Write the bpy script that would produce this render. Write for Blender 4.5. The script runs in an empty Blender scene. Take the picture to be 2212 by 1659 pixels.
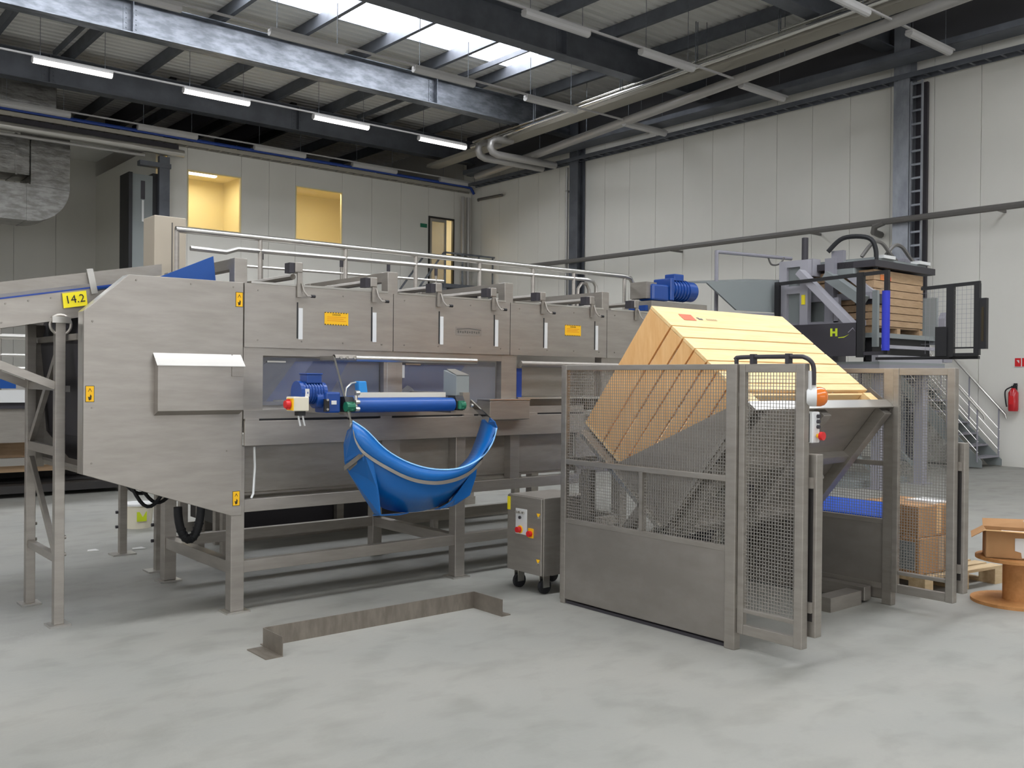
import bpy, bmesh, math, random
from mathutils import Vector, Matrix
random.seed(7)
D = bpy.data
SC = bpy.context.scene
COL = SC.collection

# ------------------------------------------------------------------ camera
cam = D.cameras.new('camera'); camo = D.objects.new('camera', cam); COL.objects.link(camo)
PITCH, ROLL, YAW, FPX = -5.44520467e-03, 8.85939704e-03, -6.94370985e-01, 2050.3276
def cam_axes():
    cy, sy = math.cos(YAW), math.sin(YAW)
    r = Vector((cy, sy, 0)); f = Vector((-sy, cy, 0)); u = Vector((0, 0, 1))
    f2 = f*math.cos(PITCH) + u*math.sin(PITCH); u2 = u*math.cos(PITCH) - f*math.sin(PITCH)
    return r*math.cos(ROLL) + u2*math.sin(ROLL), u2*math.cos(ROLL) - r*math.sin(ROLL), f2
_r, _u, _f = cam_axes()
camo.matrix_world = Matrix(((_r.x, _u.x, -_f.x, 0), (_r.y, _u.y, -_f.y, 0), (_r.z, _u.z, -_f.z, 1.6), (0, 0, 0, 1)))
cam.sensor_width = 36; cam.lens = FPX/2212*36; cam.clip_end = 200; cam.clip_start = 0.05
SC.camera = camo

# ------------------------------------------------------------------ world, exposure
w = D.worlds.new('world'); SC.world = w; w.use_nodes = True
w.node_tree.nodes['Background'].inputs[0].default_value = (.75, .85, 1, 1)
w.node_tree.nodes['Background'].inputs[1].default_value = 1.0
SC.view_settings.view_transform = 'Standard'; SC.view_settings.look = 'None'
SC.view_settings.gamma = 1; SC.view_settings.use_curve_mapping = False
SC.view_settings.exposure = -0.6
SKY_POWER = 19.0       # daylight given off by the translucent roof lights
TUBE_POWER = 6.0       # lit fluorescent tubes
FILL_POWER = 5.0  # glowing panels added to the unseen left and near walls for side light
OFFICE_POWER = 130.0    # ceiling lights of the office rooms, watts

# ------------------------------------------------------------------ materials
def lin(h):
    h = h.lstrip('#'); c = [int(h[i:i+2], 16)/255 for i in (0, 2, 4)]
    return tuple((x/12.92 if x <= .04045 else ((x+.055)/1.055)**2.4) for x in c) + (1,)
def mat(name, colr, rough=.5, metal=0., noise=None, bump=0., emit=None, alpha=None, trans=0., spec=None, coat=0.):
    """noise = (scale, second colour, stretch vector, contrast low, high)"""
    m = D.materials.new(name); m.use_nodes = True
    nt = m.node_tree; p = nt.nodes['Principled BSDF']
    c = lin(colr) if isinstance(colr, str) else colr
    p.inputs['Base Color'].default_value = c
    p.inputs['Roughness'].default_value = rough; p.inputs['Metallic'].default_value = metal
    if spec is not None: p.inputs['Specular IOR Level'].default_value = spec
    if trans: p.inputs['Transmission Weight'].default_value = trans
    if coat: p.inputs['Coat Weight'].default_value = coat
    if alpha is not None: p.inputs['Alpha'].default_value = alpha
    if emit:
        p.inputs['Emission Color'].default_value = lin(emit[0]) if isinstance(emit[0], str) else emit[0]
        p.inputs['Emission Strength'].default_value = emit[1]
    if noise:
        tc = nt.nodes.new('ShaderNodeTexCoord'); mp = nt.nodes.new('ShaderNodeMapping')
        mp.inputs['Scale'].default_value = noise[2] if len(noise) > 2 else (1, 1, 1)
        nz = nt.nodes.new('ShaderNodeTexNoise'); nz.inputs['Scale'].default_value = noise[0]
        nz.inputs['Detail'].default_value = 5; nz.inputs['Roughness'].default_value = .6
        rp = nt.nodes.new('ShaderNodeValToRGB')
        lo, hi = (noise[3], noise[4]) if len(noise) > 4 else (.35, .65)
        rp.color_ramp.elements[0].position = lo; rp.color_ramp.elements[1].position = hi
        rp.color_ramp.elements[0].color = c
        rp.color_ramp.elements[1].color = lin(noise[1]) if isinstance(noise[1], str) else noise[1]
        nt.links.new(tc.outputs['Object'], mp.inputs[0]); nt.links.new(mp.outputs[0], nz.inputs[0])
        nt.links.new(nz.outputs[0], rp.inputs[0]); nt.links.new(rp.outputs[0], p.inputs['Base Color'])
        if bump:
            b = nt.nodes.new('ShaderNodeBump'); b.inputs['Strength'].default_value = bump
            b.inputs['Distance'].default_value = .02
            nt.links.new(nz.outputs[0], b.inputs['Height']); nt.links.new(b.outputs[0], p.inputs['Normal'])
    return m
M = {}
M['steel'] = mat('stainless', '#aea8a0', .42, .8, (3, '#a39d95', (1, 1, 6)))
M['steel_lt'] = mat('stainless_polished', '#c9c6c0', .28, .9)
M['steel_dk'] = mat('stainless_dull', '#a39d95', .5, .75, (4, '#979189', (1, 1, 5)))
M['steel_panel'] = mat('stainless_panel', '#8e8881', .5, .7, (2, '#9a948d', (1, 1, 2), .4, .65))
M['steel_floor'] = mat('mild_steel', '#8d857a', .5, .6, (6, '#7a7268', (4, 1, 1)))
M['galv'] = mat('galvanised', '#6c7076', .48, .7, (2.2, '#8a8e95', (1, 3, 3), .4, .6))
M['galv_dk'] = mat('galvanised_dull', '#70737a', .55, .5, (2, '#61646a', (1, 1, 1)))
M['deck'] = mat('roof_deck', '#e2e1dc', .6, .05)
M['wall'] = mat('sandwich_panel', '#dedbd2', .55, 0, (.35, '#d8d5cc', (1, 1, .4)))
M['joint'] = mat('panel_joint', '#bdbab2', .7)
M['tray'] = mat('tray_beige', '#a9a498', .5, .3)
M['pipe_lt'] = mat('pipe_cladding', '#b3b0ac', .38, .5)
M['pipe_dk'] = mat('grey_pipe', '#6d6a66', .5, .2)
M['foil'] = mat('duct_foil', '#a5a39f', .35, .7, (3, '#86847f', (1, 1, 3), .4, .6), .6)
M['black'] = mat('black_paint', '#1d1c1e', .5)
M['charcoal'] = mat('charcoal_paint', '#363338', .5)
M['dark'] = mat('dark_interior', '#2a2725', .6)
M['rubber'] = mat('rubber', '#17171a', .6)
M['blue_motor'] = mat('blue_enamel', '#11408a', .35, 0, coat=.3)
M['blue_belt'] = mat('blue_belt', '#0f4a94', .4)
M['blue_bright'] = mat('blue_belt_bright', '#1d59cc', .4)
M['wire'] = mat('fence_wire', '#96928b', .5, .3)
M['galv_col'] = mat('galvanised_column', '#8f9299', .45, .55, (2.5, '#a9acb2', (1, 1, .5), .4, .6))
M['chrome'] = mat('polished_pipe', '#dcdad6', .07, 1.)
M['beige'] = mat('beige_sheet', '#b3a896', .5, .2)
M['eaves'] = mat('dark_eaves', '#4a494c', .6)
M['blue_sheet'] = mat('blue_plastic', '#0b61aa', .32, 0)
M['blue_glint'] = mat('blue_plastic_glint', '#8fc4f2', .5)
M['blue_dk'] = mat('dark_blue', '#1d3f8f', .45)
M['blue_wrap'] = mat('blue_foam', '#2a35b4', .6)
M['sky_blue'] = mat('light_blue_plastic', '#2f8fd6', .4)
M['green'] = mat('green_plastic', '#17694c', .5)
M['yellow'] = mat('yellow_label', '#f2b90f', .5)
M['yellow2'] = mat('yellow_plate', '#f5e21d', .5)
M['ink'] = mat('black_print', '#33290c', .6)
M['ink_grey'] = mat('grey_print', '#57544f', .6)
M['red'] = mat('red_plastic', '#d01f22', .4)
M['orange'] = mat('orange_lens', '#d9701a', .25, coat=.5)
M['cream'] = mat('cream_plastic', '#d9d2bd', .5)
M['white'] = mat('white_paint', '#d8d8d6', .5)
M['grey_paint'] = mat('grey_paint', '#8d8b92', .5)
M['grey_lt'] = mat('light_grey_paint', '#a4a2a8', .5)
M['grey_blue'] = mat('grey_green_paint', '#858a89', .5)
M['lamp_body'] = mat('lamp_body', '#b5b3b0', .5)
M['diffuser'] = mat('lamp_diffuser', '#bdbbb9', .4)
M['tube'] = mat('lit_tube', '#ffffff', .5, emit=('#fff8ee', TUBE_POWER))
M['sky'] = mat('rooflight', '#ffffff', .5, emit=('#f4f8ff', SKY_POWER))
M['fill_light'] = mat('fill_light_panel', '#ffffff', .5, emit=('#f6f8ff', FILL_POWER))
M['wood'] = mat('pine', '#e8bb80', .6, 0, (5, '#dba668', (6, 6, 1), .3, .7), .12)
M['wood_lit'] = mat('pine_lit', '#f0d09a', .55, 0, (5, '#e4be84', (.7, 8, 8), .3, .7), .12)  # same pine lightened to brighten the crate's tilted top face
M['wood_old'] = mat('weathered_pine', '#bb9d7b', .65, 0, (4, '#a58766', (1, 6, 6), .3, .7), .1)
M['wood_pale'] = mat('pallet_wood', '#c8b08a', .7, 0, (4, '#b49a74', (1, 6, 6)))
M['card'] = mat('cardboard', '#b08457', .75, 0, (2, '#a0764b', (1, 1, 1)))
M['card_lt'] = mat('cardboard_light', '#d3a873', .75)
M['ply'] = mat('chipboard', '#b9834d', .7, 0, (20, '#a8743f', (1, 1, 1)))
M['paper'] = mat('white_paper', '#d5d3cf', .7)
M['stamp'] = mat('red_stamp', '#d8694a', .6)
M['ext_red'] = mat('extinguisher_red', '#b8161f', .3, coat=.4)
M['office'] = mat('office_wall', '#e6d7a6', .7)
M['office_lamp'] = mat('office_lamp', '#ffffff', .5, emit=('#fff0c8', 14))
M['lime'] = mat('lime_print', '#c3d424', .5)
M['frame_al'] = mat('window_frame', '#a8a49a', .5, .3)
def glass_mat(name, tint, fac, rough=.05):
    m = D.materials.new(name); m.use_nodes = True; nt = m.node_tree
    for n in list(nt.nodes): nt.nodes.remove(n)
    o = nt.nodes.new('ShaderNodeOutputMaterial'); mx = nt.nodes.new('ShaderNodeMixShader')
    t = nt.nodes.new('ShaderNodeBsdfTransparent'); g = nt.nodes.new('ShaderNodeBsdfPrincipled')
    g.inputs['Base Color'].default_value = lin(tint); g.inputs['Roughness'].default_value = rough
    t.inputs[0].default_value = (.95, .95, .95, 1)
    mx.inputs[0].default_value = fac
    nt.links.new(t.outputs[0], mx.inputs[1]); nt.links.new(g.outputs[0], mx.inputs[2]); nt.links.new(mx.outputs[0], o.inputs[0])
    return m
M['plexi'] = glass_mat('plexiglass', '#9a9ca6', .35)
M['glass'] = glass_mat('window_glass', '#c8c4b8', .12)
def concrete():
    m = D.materials.new('concrete'); m.use_nodes = True; nt = m.node_tree; p = nt.nodes['Principled BSDF']
    L = nt.links.new; N = nt.nodes.new
    tc = N('ShaderNodeTexCoord')
    def noise(scale, det, stretch=(1, 1, 1), dist=0):
        mp = N('ShaderNodeMapping'); mp.inputs['Scale'].default_value = stretch
        n = N('ShaderNodeTexNoise'); n.inputs['Scale'].default_value = scale; n.inputs['Detail'].default_value = det
        n.inputs['Distortion'].default_value = dist
        L(tc.outputs['Object'], mp.inputs[0]); L(mp.outputs[0], n.inputs[0]); return n
    def ramp(n, lo, hi, a, b):
        r = N('ShaderNodeValToRGB'); r.color_ramp.elements[0].position = lo; r.color_ramp.elements[1].position = hi
        r.color_ramp.elements[0].color = lin(a); r.color_ramp.elements[1].color = lin(b); L(n.outputs[0], r.inputs[0]); return r
    base = ramp(noise(.55, 6, dist=.4), .32, .68, '#8a8982', '#929088')
    dust = ramp(noise(.9, 10, (1, 1.3, 1), .2), .35, .70, '#8b8b86', '#9c9991')
    mx = N('ShaderNodeMixRGB'); mx.inputs[0].default_value = .4; L(base.outputs[0], mx.inputs[1]); L(dust.outputs[0], mx.inputs[2])
    spots = ramp(noise(3, 12, (1, 1.5, 1), .2), .30, .52, '#b4b3ae', '#ffffff')
    mu = N('ShaderNodeMixRGB'); mu.blend_type = 'MULTIPLY'; mu.inputs[0].default_value = .3
    L(mx.outputs[0], mu.inputs[1]); L(spots.outputs[0], mu.inputs[2]); L(mu.outputs[0], p.inputs['Base Color'])
    rr = N('ShaderNodeMapRange'); rr.inputs[3].default_value = .45; rr.inputs[4].default_value = .75
    n2 = noise(1.1, 5); L(n2.outputs[0], rr.inputs[0]); L(rr.outputs[0], p.inputs['Roughness'])
    b = N('ShaderNodeBump'); b.inputs['Strength'].default_value = .12; b.inputs['Distance'].default_value = .01
    L(noise(40, 6).outputs[0], b.inputs['Height']); L(b.outputs[0], p.inputs['Normal'])
    return m
M['concrete'] = concrete()

# ------------------------------------------------------------------ mesh builder
class B:
    def __init__(s): s.v = []; s.f = []
    def add(s, vs, fs):
        o = len(s.v); s.v += [tuple(x) for x in vs]; s.f += [tuple(i+o for i in f) for f in fs]; return s
    def box(s, x0, x1, y0, y1, z0, z1):
        x0, x1 = sorted((x0, x1)); y0, y1 = sorted((y0, y1)); z0, z1 = sorted((z0, z1))
        return s.add([(x0,y0,z0),(x1,y0,z0),(x1,y1,z0),(x0,y1,z0),(x0,y0,z1),(x1,y0,z1),(x1,y1,z1),(x0,y1,z1)],
                     [(0,3,2,1),(4,5,6,7),(0,1,5,4),(1,2,6,5),(2,3,7,6),(3,0,4,7)])
    def obb(s, c, a, b, d):
        c, a, b, d = map(Vector, (c, a, b, d))
        if a.cross(b).dot(d) < 0: d = -d
        vs = [c+i*a+j*b+k*d for k in (-1, 1) for i, j in ((-1,-1),(1,-1),(1,1),(-1,1))]
        return s.add(vs, [(0,3,2,1),(4,5,6,7),(0,1,5,4),(1,2,6,5),(2,3,7,6),(3,0,4,7)])
    def beam(s, p, q, w, h, up=(0, 0, 1)):
        p, q, up = Vector(p), Vector(q), Vector(up); d = q-p
        if abs(d.normalized().dot(up)) > .98: up = Vector((1, 0, 0))
        side = d.cross(up).normalized(); upn = side.cross(d).normalized()
        return s.obb((p+q)/2, d/2, side*w/2, upn*h/2)
    def prism(s, pts, ext):
        pts = [Vector(p) for p in pts]; e = Vector(ext); n = len(pts)
        nr = Vector((0, 0, 0))
        for i in range(n): nr += pts[i].cross(pts[(i+1) % n])
        if nr.dot(e) > 0: pts = pts[::-1]
        return s.add(pts+[p+e for p in pts], [tuple(range(n)), tuple(range(2*n-1, n-1, -1))] +
                     [((i+1) % n, i, i+n, (i+1) % n+n) for i in range(n)])
    def tube(s, pts, r, n=8, caps=True):
        pts = [Vector(p) for p in pts]; m = len(pts); o = len(s.v)
        rs = r if isinstance(r, (list, tuple)) else [r]*m
        t0 = (pts[1]-pts[0]).normalized()
        up = Vector((0, 0, 1)) if abs(t0.z) < .9 else Vector((1, 0, 0))
        nrm = t0.cross(up).normalized()
        for i in range(m):
            t = (pts[min(i+1, m-1)]-pts[max(i-1, 0)]).normalized()
            nrm = (nrm - t*nrm.dot(t)).normalized(); bi = t.cross(nrm)
            for k in range(n):
                a = 2*math.pi*k/n; s.v.append(tuple(pts[i]+(nrm*math.cos(a)+bi*math.sin(a))*rs[i]))
        for i in range(m-1):
            for k in range(n):
                k2 = (k+1) % n; s.f.append((o+i*n+k, o+i*n+k2, o+(i+1)*n+k2, o+(i+1)*n+k))
        if caps:
            s.f.append(tuple(o+k for k in range(n-1, -1, -1))); s.f.append(tuple(o+(m-1)*n+k for k in range(n)))
        return s
    def cyl(s, p, q, r, n=16): return s.tube([p, q], r, n)
    def quadstrip(s, A, Bv):
        o = len(s.v); n = len(A); s.v += [tuple(a) for a in A]+[tuple(b) for b in Bv]
        s.f += [(o+i, o+i+1, o+n+i+1, o+n+i) for i in range(n-1)]; return s
    def wires(s, o, u, v, pitch, r):
        """wire grid filling the parallelogram o, o+u, o+v"""
        o, u, v = Vector(o), Vector(u), Vector(v); nn = u.cross(v).normalized()*r
        def line(p, q):
            d = (q-p).normalized(); sd = d.cross(nn).normalized()*r
            vs = [p+nn+sd, p+nn-sd, p-nn-sd, p-nn+sd, q+nn+sd, q+nn-sd, q-nn-sd, q-nn+sd]
            s.add(vs, [(0,1,5,4),(1,2,6,5),(2,3,7,6),(3,0,4,7)])
        k = int(u.length/pitch)
        for i in range(1, k): line(o+u*i/k, o+u*i/k+v)
        k = int(v.length/pitch)
        for i in range(1, k): line(o+v*i/k, o+v*i/k+u)
        return s
    def build(s, name, m, parent=None, smooth=False, bevel=0, solid=0, kind=None, label=None):
        me = D.meshes.new(name)
        off = parent['_loc'] if parent is not None and '_loc' in parent else (0, 0, 0)
        me.from_pydata([(a-off[0], b-off[1], c-off[2]) for a, b, c in s.v], [], s.f)
        me.materials.append(M[m] if isinstance(m, str) else m)
        o = D.objects.new(name, me); COL.objects.link(o)
        if parent is not None: o.parent = parent; o['_loc'] = off
        if smooth:
            for p in me.polygons: p.use_smooth = True
            try: me.set_sharp_from_angle(angle=math.radians(40))
            except Exception: pass
        if solid:
            md = o.modifiers.new('solid', 'SOLIDIFY'); md.thickness = solid; md.offset = 0
        if bevel:
            md = o.modifiers.new('bevel', 'BEVEL'); md.width = bevel; md.segments = 2; md.limit_method = 'ANGLE'
        if kind: o['kind'] = kind
        if label: o['label'] = label
        return o
def box(name, m, parent, *c, **k): return B().box(*c).build(name, m, parent, **k)
def thing(name, label, cat, loc=(0, 0, 0), group=None):
    o = D.objects.new(name, None); COL.objects.link(o); o.location = loc; o.empty_display_size = .1
    o['_loc'] = loc; o['label'] = label; o['category'] = cat
    if group: o['group'] = group
    return o
def tag(o, label, cat, group=None):
    o['label'] = label; o['category'] = cat
    if group: o['group'] = group
    return o
def struct(o): o['kind'] = 'structure'; return o
def sgroup(name, loc=(0, 0, 0)):
    o = D.objects.new(name, None); COL.objects.link(o); o.location = loc; o['_loc'] = loc; o['kind'] = 'structure'; return o
def dup(root, dx, dy, dz=0, label=None, group=None):
    r = root.copy(); COL.objects.link(r); r.location = Vector(root.location)+Vector((dx, dy, dz))
    r['_loc'] = tuple(r.location)
    if label: r['label'] = label
    if group: r['group'] = group
    for ch in root.children:
        c = ch.copy(); COL.objects.link(c); c.parent = r
        for g in ch.children:
            d = g.copy(); COL.objects.link(d); d.parent = c
    return r
def text(name, s, size, loc, rot, m, parent, ext=.0008, align='CENTER', sx=1, bold=0):
    cu = D.curves.new(name, 'FONT'); cu.body = s; cu.size = size; cu.extrude = ext; cu.align_x = align; cu.align_y = 'CENTER'
    cu.resolution_u = 2; cu.offset = bold
    t = D.objects.new(name, cu); COL.objects.link(t)
    bpy.context.view_layer.update()
    dg = bpy.context.evaluated_depsgraph_get()
    me = D.meshes.new_from_object(t.evaluated_get(dg)); D.objects.remove(t)
    Rm = Matrix.Translation(loc) @ Matrix(rot).to_4x4() @ Matrix.Diagonal((sx, 1, 1, 1))
    me.transform(Rm)
    off = parent['_loc'] if '_loc' in parent else (0, 0, 0)
    me.transform(Matrix.Translation((-off[0], -off[1], -off[2])))
    me.materials.clear(); me.materials.append(M[m])
    o = D.objects.new(name, me); COL.objects.link(o); o.parent = parent; o['_loc'] = off
    return o
FRONT = ((1,0,0),(0,0,-1),(0,1,0))       # text rows -> columns: x right, z up, facing -Y
LEFT = ((0,0,-1),(-1,0,0),(0,1,0))       # facing -X, reading towards -Y
ORD = ['first','second','third','fourth','fifth','sixth','seventh','eighth','ninth','tenth','eleventh','twelfth']

# ================================================================== SETTING
XL, XR, YN, YB, YF = -12.0, 19.0, -14.0, 25.0, 31.0      # left, right, near, office front, far walls
ROOF = 9.54
fl = B().box(XL, XR, YN, YF, -.2, 0).build('floor', 'concrete'); struct(fl)

wr = box('wall_right', 'joint', None, XR+.02, XR+.2, YN, YF, 0, ROOF+.1); struct(wr); wr['_loc'] = (0, 0, 0)
y = 25.4
pan = B().box(0, .03, -.466, .466, 0, ROOF).build('panel', 'wall', wr, bevel=.004)
k = 0
while y > YN:
    p = pan if k == 0 else pan.copy()
    if k: COL.objects.link(p)
    p.location = (XR-.005, y-.47, 0); y -= .94; k += 1
wl = box('wall_left', 'wall', None, XL-.2, XL, YN, YF, 0, ROOF+.1); struct(wl)
wn = box('wall_near', 'wall', None, XL, XR, YN-.2, YN, 0, ROOF+.1); struct(wn)
wf = box('wall_far', 'wall', None, XL, XR, YF, YF+.2, 0, ROOF+.1); struct(wf)

# office front wall: panels between the joints, with the openings left free
wb = box('wall_back', 'joint', None, 8.98, XR, YB+.03, YB+.06, 0, 3.6); struct(wb); wb['_loc'] = (0, 0, 0)
OPEN = {(9.51, 11.02): (5.55, 7.10), (12.66, 14.18): (5.55, 7.10), (17.29, 18.3): (4.5, 6.77)}
xs = [8.98, 9.51, 11.02, 11.84, 12.66, 14.18, 15.2, 16.25, 17.29, 18.3, 19.0]
for a, b in zip(xs[:-1], xs[1:]):
    segs = [(0, 7.75)]
    if (a, b) in OPEN: segs = [(0, OPEN[(a, b)][0]), (OPEN[(a, b)][1], 7.75)]
    for z0, z1 in segs: box('panel', 'wall', wb, a+.004, b-.004, YB, YB+.06, z0, z1)
so = box('wall_office_side', 'wall', None, 8.9, 8.98, YB+.65, YF, 0, 7.75); struct(so)
# far recess left of the office
rs = sgroup('wall_recess')
for i in range(18):
    x1 = 8.9-i*1.15; box('panel', 'wall', rs, x1-1.142, x1, YF-.06, YF-.01, 0, 8.2)
sf = box('trim_soffit', 'deck', None, XL, 8.9, 28.6, YF, 8.2, 8.3); struct(sf)

# rooms behind the office windows
rm = sgroup('wall_office_rooms')
box('rear_wall', 'office', rm, 9.0, 18.9, 27.6, 27.65, 4.4, 7.4)
box('partition', 'office', rm, 11.6, 11.66, YB+.07, 27.6, 4.4, 7.4)
box('partition', 'office', rm, 15.9, 15.96, YB+.07, 27.6, 4.4, 7.4)
box('room_floor', 'office', rm, 9.0, 18.9, YB+.07, 27.6, 4.36, 4.4)
box('room_ceiling', 'office', rm, 9.0, 18.9, YB+.07, 27.65, 7.4, 7.44)
for x, y in ((10.45, 26.45), (13.9, 25.6), (17.4, 26.6)):
    l = thing('ceiling_light', 'bright tube light on the ceiling of the room behind the %s' % {10.45: 'left office window', 13.9: 'right office window', 17.4: 'office door'}[x], 'light', (x, y, 7.36))
    B().box(x-.45, x+.45, y-.1, y+.1, 7.34, 7.4).build('housing', 'lamp_body', l)
    B().box(x-.44, x+.44, y-.09, y+.09, 7.30, 7.34).build('diffuser', 'office_lamp', l, bevel=.01)
    la = D.lights.new('office_lamp', 'AREA'); la.energy = OFFICE_POWER*(.6 if x < 12 else .58); la.color = (1, .9, .66); la.size = .8
    lo = D.objects.new('office_lamp', la); COL.objects.link(lo); lo.location = (x, y, 7.28)
    lo.parent = l; lo.matrix_parent_inverse = Matrix.Translation((-x, -y, -7.36))
for i, (xx, zz) in enumerate((((9.51, 11.02), (5.55, 7.10)), ((12.66, 14.18), (5.55, 7.10)))):
    wd = sgroup('window_%d' % (i+1))
    fr = B()
    fr.box(xx[0], xx[0]+.03, YB-.01, YB+.07, *zz).box(xx[1]-.03, xx[1], YB-.01, YB+.07, *zz)
    fr.box(xx[0]+.03, xx[1]-.03, YB-.01, YB+.07, zz[0], zz[0]+.03).box(xx[0]+.03, xx[1]-.03, YB-.01, YB+.07, zz[1]-.03, zz[1])
    fr.build('frame', 'office', wd)
    box('pane', 'glass', wd, xx[0]+.03, xx[1]-.03, YB+.03, YB+.036, zz[0]+.03, zz[1]-.03)
dr = sgroup('door_1')
B().box(17.29, 17.34, YB-.03, YB+.07, 4.5, 6.77).box(18.25, 18.3, YB-.03, YB+.07, 4.5, 6.77).box(17.34, 18.25, YB-.03, YB+.07, 6.72, 6.77).build('frame', 'dark', dr)
lf = B().box(17.36, 17.43, YB, YB+.05, 4.5, 6.71).box(17.93, 18.0, YB, YB+.05, 4.5, 6.71).box(17.43, 17.93, YB, YB+.05, 6.62, 6.71).box(17.43, 17.93, YB, YB+.05, 4.5, 4.7).build('leaf', 'frame_al', dr)
box('pane', 'plexi', dr, 17.43, 17.93, YB+.02, YB+.03, 4.7, 6.62)
ds = box('door_sign', 'green', None, 16.98, 17.22, YB-.03, YB-.004, 6.38, 6.5)
tag(ds, 'small dark sign on the office wall left of the upper door', 'sign')

# roof deck with trapezoidal ribs running along X, open where the roof lights are
LIGHTS = [(16.85, 18.72, -6.0, 15.75), (3.0, 4.9, -6.0, 16.5), (-6.2, -4.3, -6.0, 16.5)]  # first strip is in view; the other two are added unseen for light
def deck_strip(bb, x0, x1, y0, y1):
    y = y0; prof = []
    while y < y1-.01:
        for dy, dz in ((0, 0), (.13, 0), (.16, .045), (.22, .045), (.25, 0)):
            if y+dy <= y1+.001 and (not prof or y+dy > prof[-1][0]+1e-4): prof.append((y+dy, ROOF+dz))
        y += .25
    if prof[-1][0] < y1: prof.append((y1, ROOF))
    bb.quadstrip([(x0, a, b) for a, b in prof], [(x1, a, b) for a, b in prof])
dk = B(); ycur = YN
for (y0, y1, x0, x1) in sorted(LIGHTS):
    deck_strip(dk, XL, XR, ycur, y0); deck_strip(dk, XL, x0, y0, y1); deck_strip(dk, x1, XR, y0, y1); ycur = y1
deck_strip(dk, XL, XR, ycur, YF)
ce = dk.build('ceiling', 'deck'); struct(ce)
for i, (y0, y1, x0, x1) in enumerate(LIGHTS):
    wd = sgroup('window_%d' % (i+3))
    n = int(round((x1-x0)/1.76)); s = (x1-x0)/n
    for k in range(n):
        box('pane', 'sky', wd, x0+k*s+.02, x0+(k+1)*s-.02, y0, y1, ROOF+.06, ROOF+.08)
    for k in range(n+1): box('glazing_bar', 'galv', wd, x0+k*s-.02, x0+k*s+.02, y0, y1, ROOF+.0, ROOF+.1)
    B().box(x0-.05, x1+.05, y0-.03, y0, ROOF, ROOF+.15).box(x0-.05, x1+.05, y1, y1+.03, ROOF, ROOF+.15).build('kerb', 'galv', wd)
wd = sgroup('window_%d' % (len(LIGHTS)+3))  # unseen left wall: glowing panes added for side light
for y0 in (-8, -3.5, 1, 5.5, 10):
    box('pane', 'fill_light', wd, XL+.01, XL+.03, y0, y0+3.6, 2.0, 5.0)
    B().box(XL, XL+.06, y0-.08, y0, 1.9, 5.1).box(XL, XL+.06, y0+3.6, y0+3.68, 1.9, 5.1).box(XL, XL+.06, y0, y0+3.6, 5.0, 5.1).box(XL, XL+.06, y0, y0+3.6, 1.9, 2.0).build('frame', 'galv', wd)
wd = sgroup('window_%d' % (len(LIGHTS)+4))  # unseen near wall: more glowing panes added as fill light
for x0 in (-8, -3, 2, 7):
    box('pane', 'fill_light', wd, x0, x0+3.6, YN+.01, YN+.03, 2.0, 5.0)
    B().box(x0-.08, x0, YN, YN+.06, 1.9, 5.1).box(x0+3.6, x0+3.68, YN, YN+.06, 1.9, 5.1).box(x0, x0+3.6, YN, YN+.06, 5.0, 5.1).box(x0, x0+3.6, YN, YN+.06, 1.9, 2.0).build('frame', 'galv', wd)
struct(box('ceiling_cover', 'galv_dk', None, XL-.2, XR+.2, YN-.2, YF+.2, ROOF+.4, ROOF+.45))

# deep roof beams along X
def ibeam(bb, x0, x1, yc, z0, z1, fw, ft, wt):
    a, b = fw/2, wt/2
    pts = [(-a,z0),(a,z0),(a,z0+ft),(b,z0+ft),(b,z1-ft),(a,z1-ft),(a,z1),(-a,z1),(-a,z1-ft),(-b,z1-ft),(-b,z0+ft),(-a,z0+ft)]
    return bb.prism([(x0, yc+p, z) for p, z in pts], (x1-x0, 0, 0))
BY = [(24.65, 'galv_dk', 'farthest deep roof beam, dark grey, just before the office wall'),
      (19.95, 'galv', 'bright mottled galvanised roof beam crossing the upper left'),
      (15.15, 'galv_dk', 'dark roof beam right behind the bright roof light'),
      (10.3, 'galv_dk', 'dark roof beam in the upper right, nearest in view')]
for yc, m, lb in BY:
    t = thing('roof_beam', lb, 'beam', (0, yc, 8.55), 'deep roof beams')
    ibeam(B(), XL, XR-.05, yc, 8.55, 9.24, .34, .022, .014).build('girder', m, t)
    for x in ((6.4, 13.93) if yc < 23 else (6.0, 12.5)):
        B().box(x-.01, x+.01, yc-.165, yc-.008, 8.573, 9.217).build('stiffener', m, t)
        B().box(x-.16, x+.16, yc-.02, yc-.008, 8.62, 9.17).build('splice_plate', m, t)
        bo = B()
        for i in range(2):
            for j in range(5): bo.cyl((x-.1+i*.2, yc-.035, 8.68+j*.1), (x-.1+i*.2, yc-.02, 8.68+j*.1), .014, 6)
        bo.build('bolts', m, t, kind='stuff')
# purlins along Y
PX = [3.0, 4.76, 6.5, 8.3, 10.05, 11.8, 13.55, 15.35, 17.1]
for i, x in enumerate(PX):
    pr = B()
    pr.prism([(x-.05, YN, 9.26), (x+.05, YN, 9.26), (x+.05, YN, 9.275), (x-.035, YN, 9.275), (x-.035, YN, 9.515), (x+.05, YN, 9.515), (x+.05, YN, 9.53), (x-.05, YN, 9.53)], (0, YF-YN, 0))
    tag(pr.build('purlin', 'galv_dk'), 'grey roof purlin crossing the deep beams, %s' % ('just outside the left edge of view' if i == 0 else ORD[i-1]+' from the left'), 'purlin', 'roof purlins')
for x in (6.1, 14.45):
    tag(B().beam((x, 15.2, 9.3), (x, 24.6, 9.3), .06, .12).build('strut', 'galv_dk'), 'thin extra strut between deep roof beams near the %s' % ('left side' if x < 10 else 'roof light end'), 'strut', 'thin roof struts')
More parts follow.
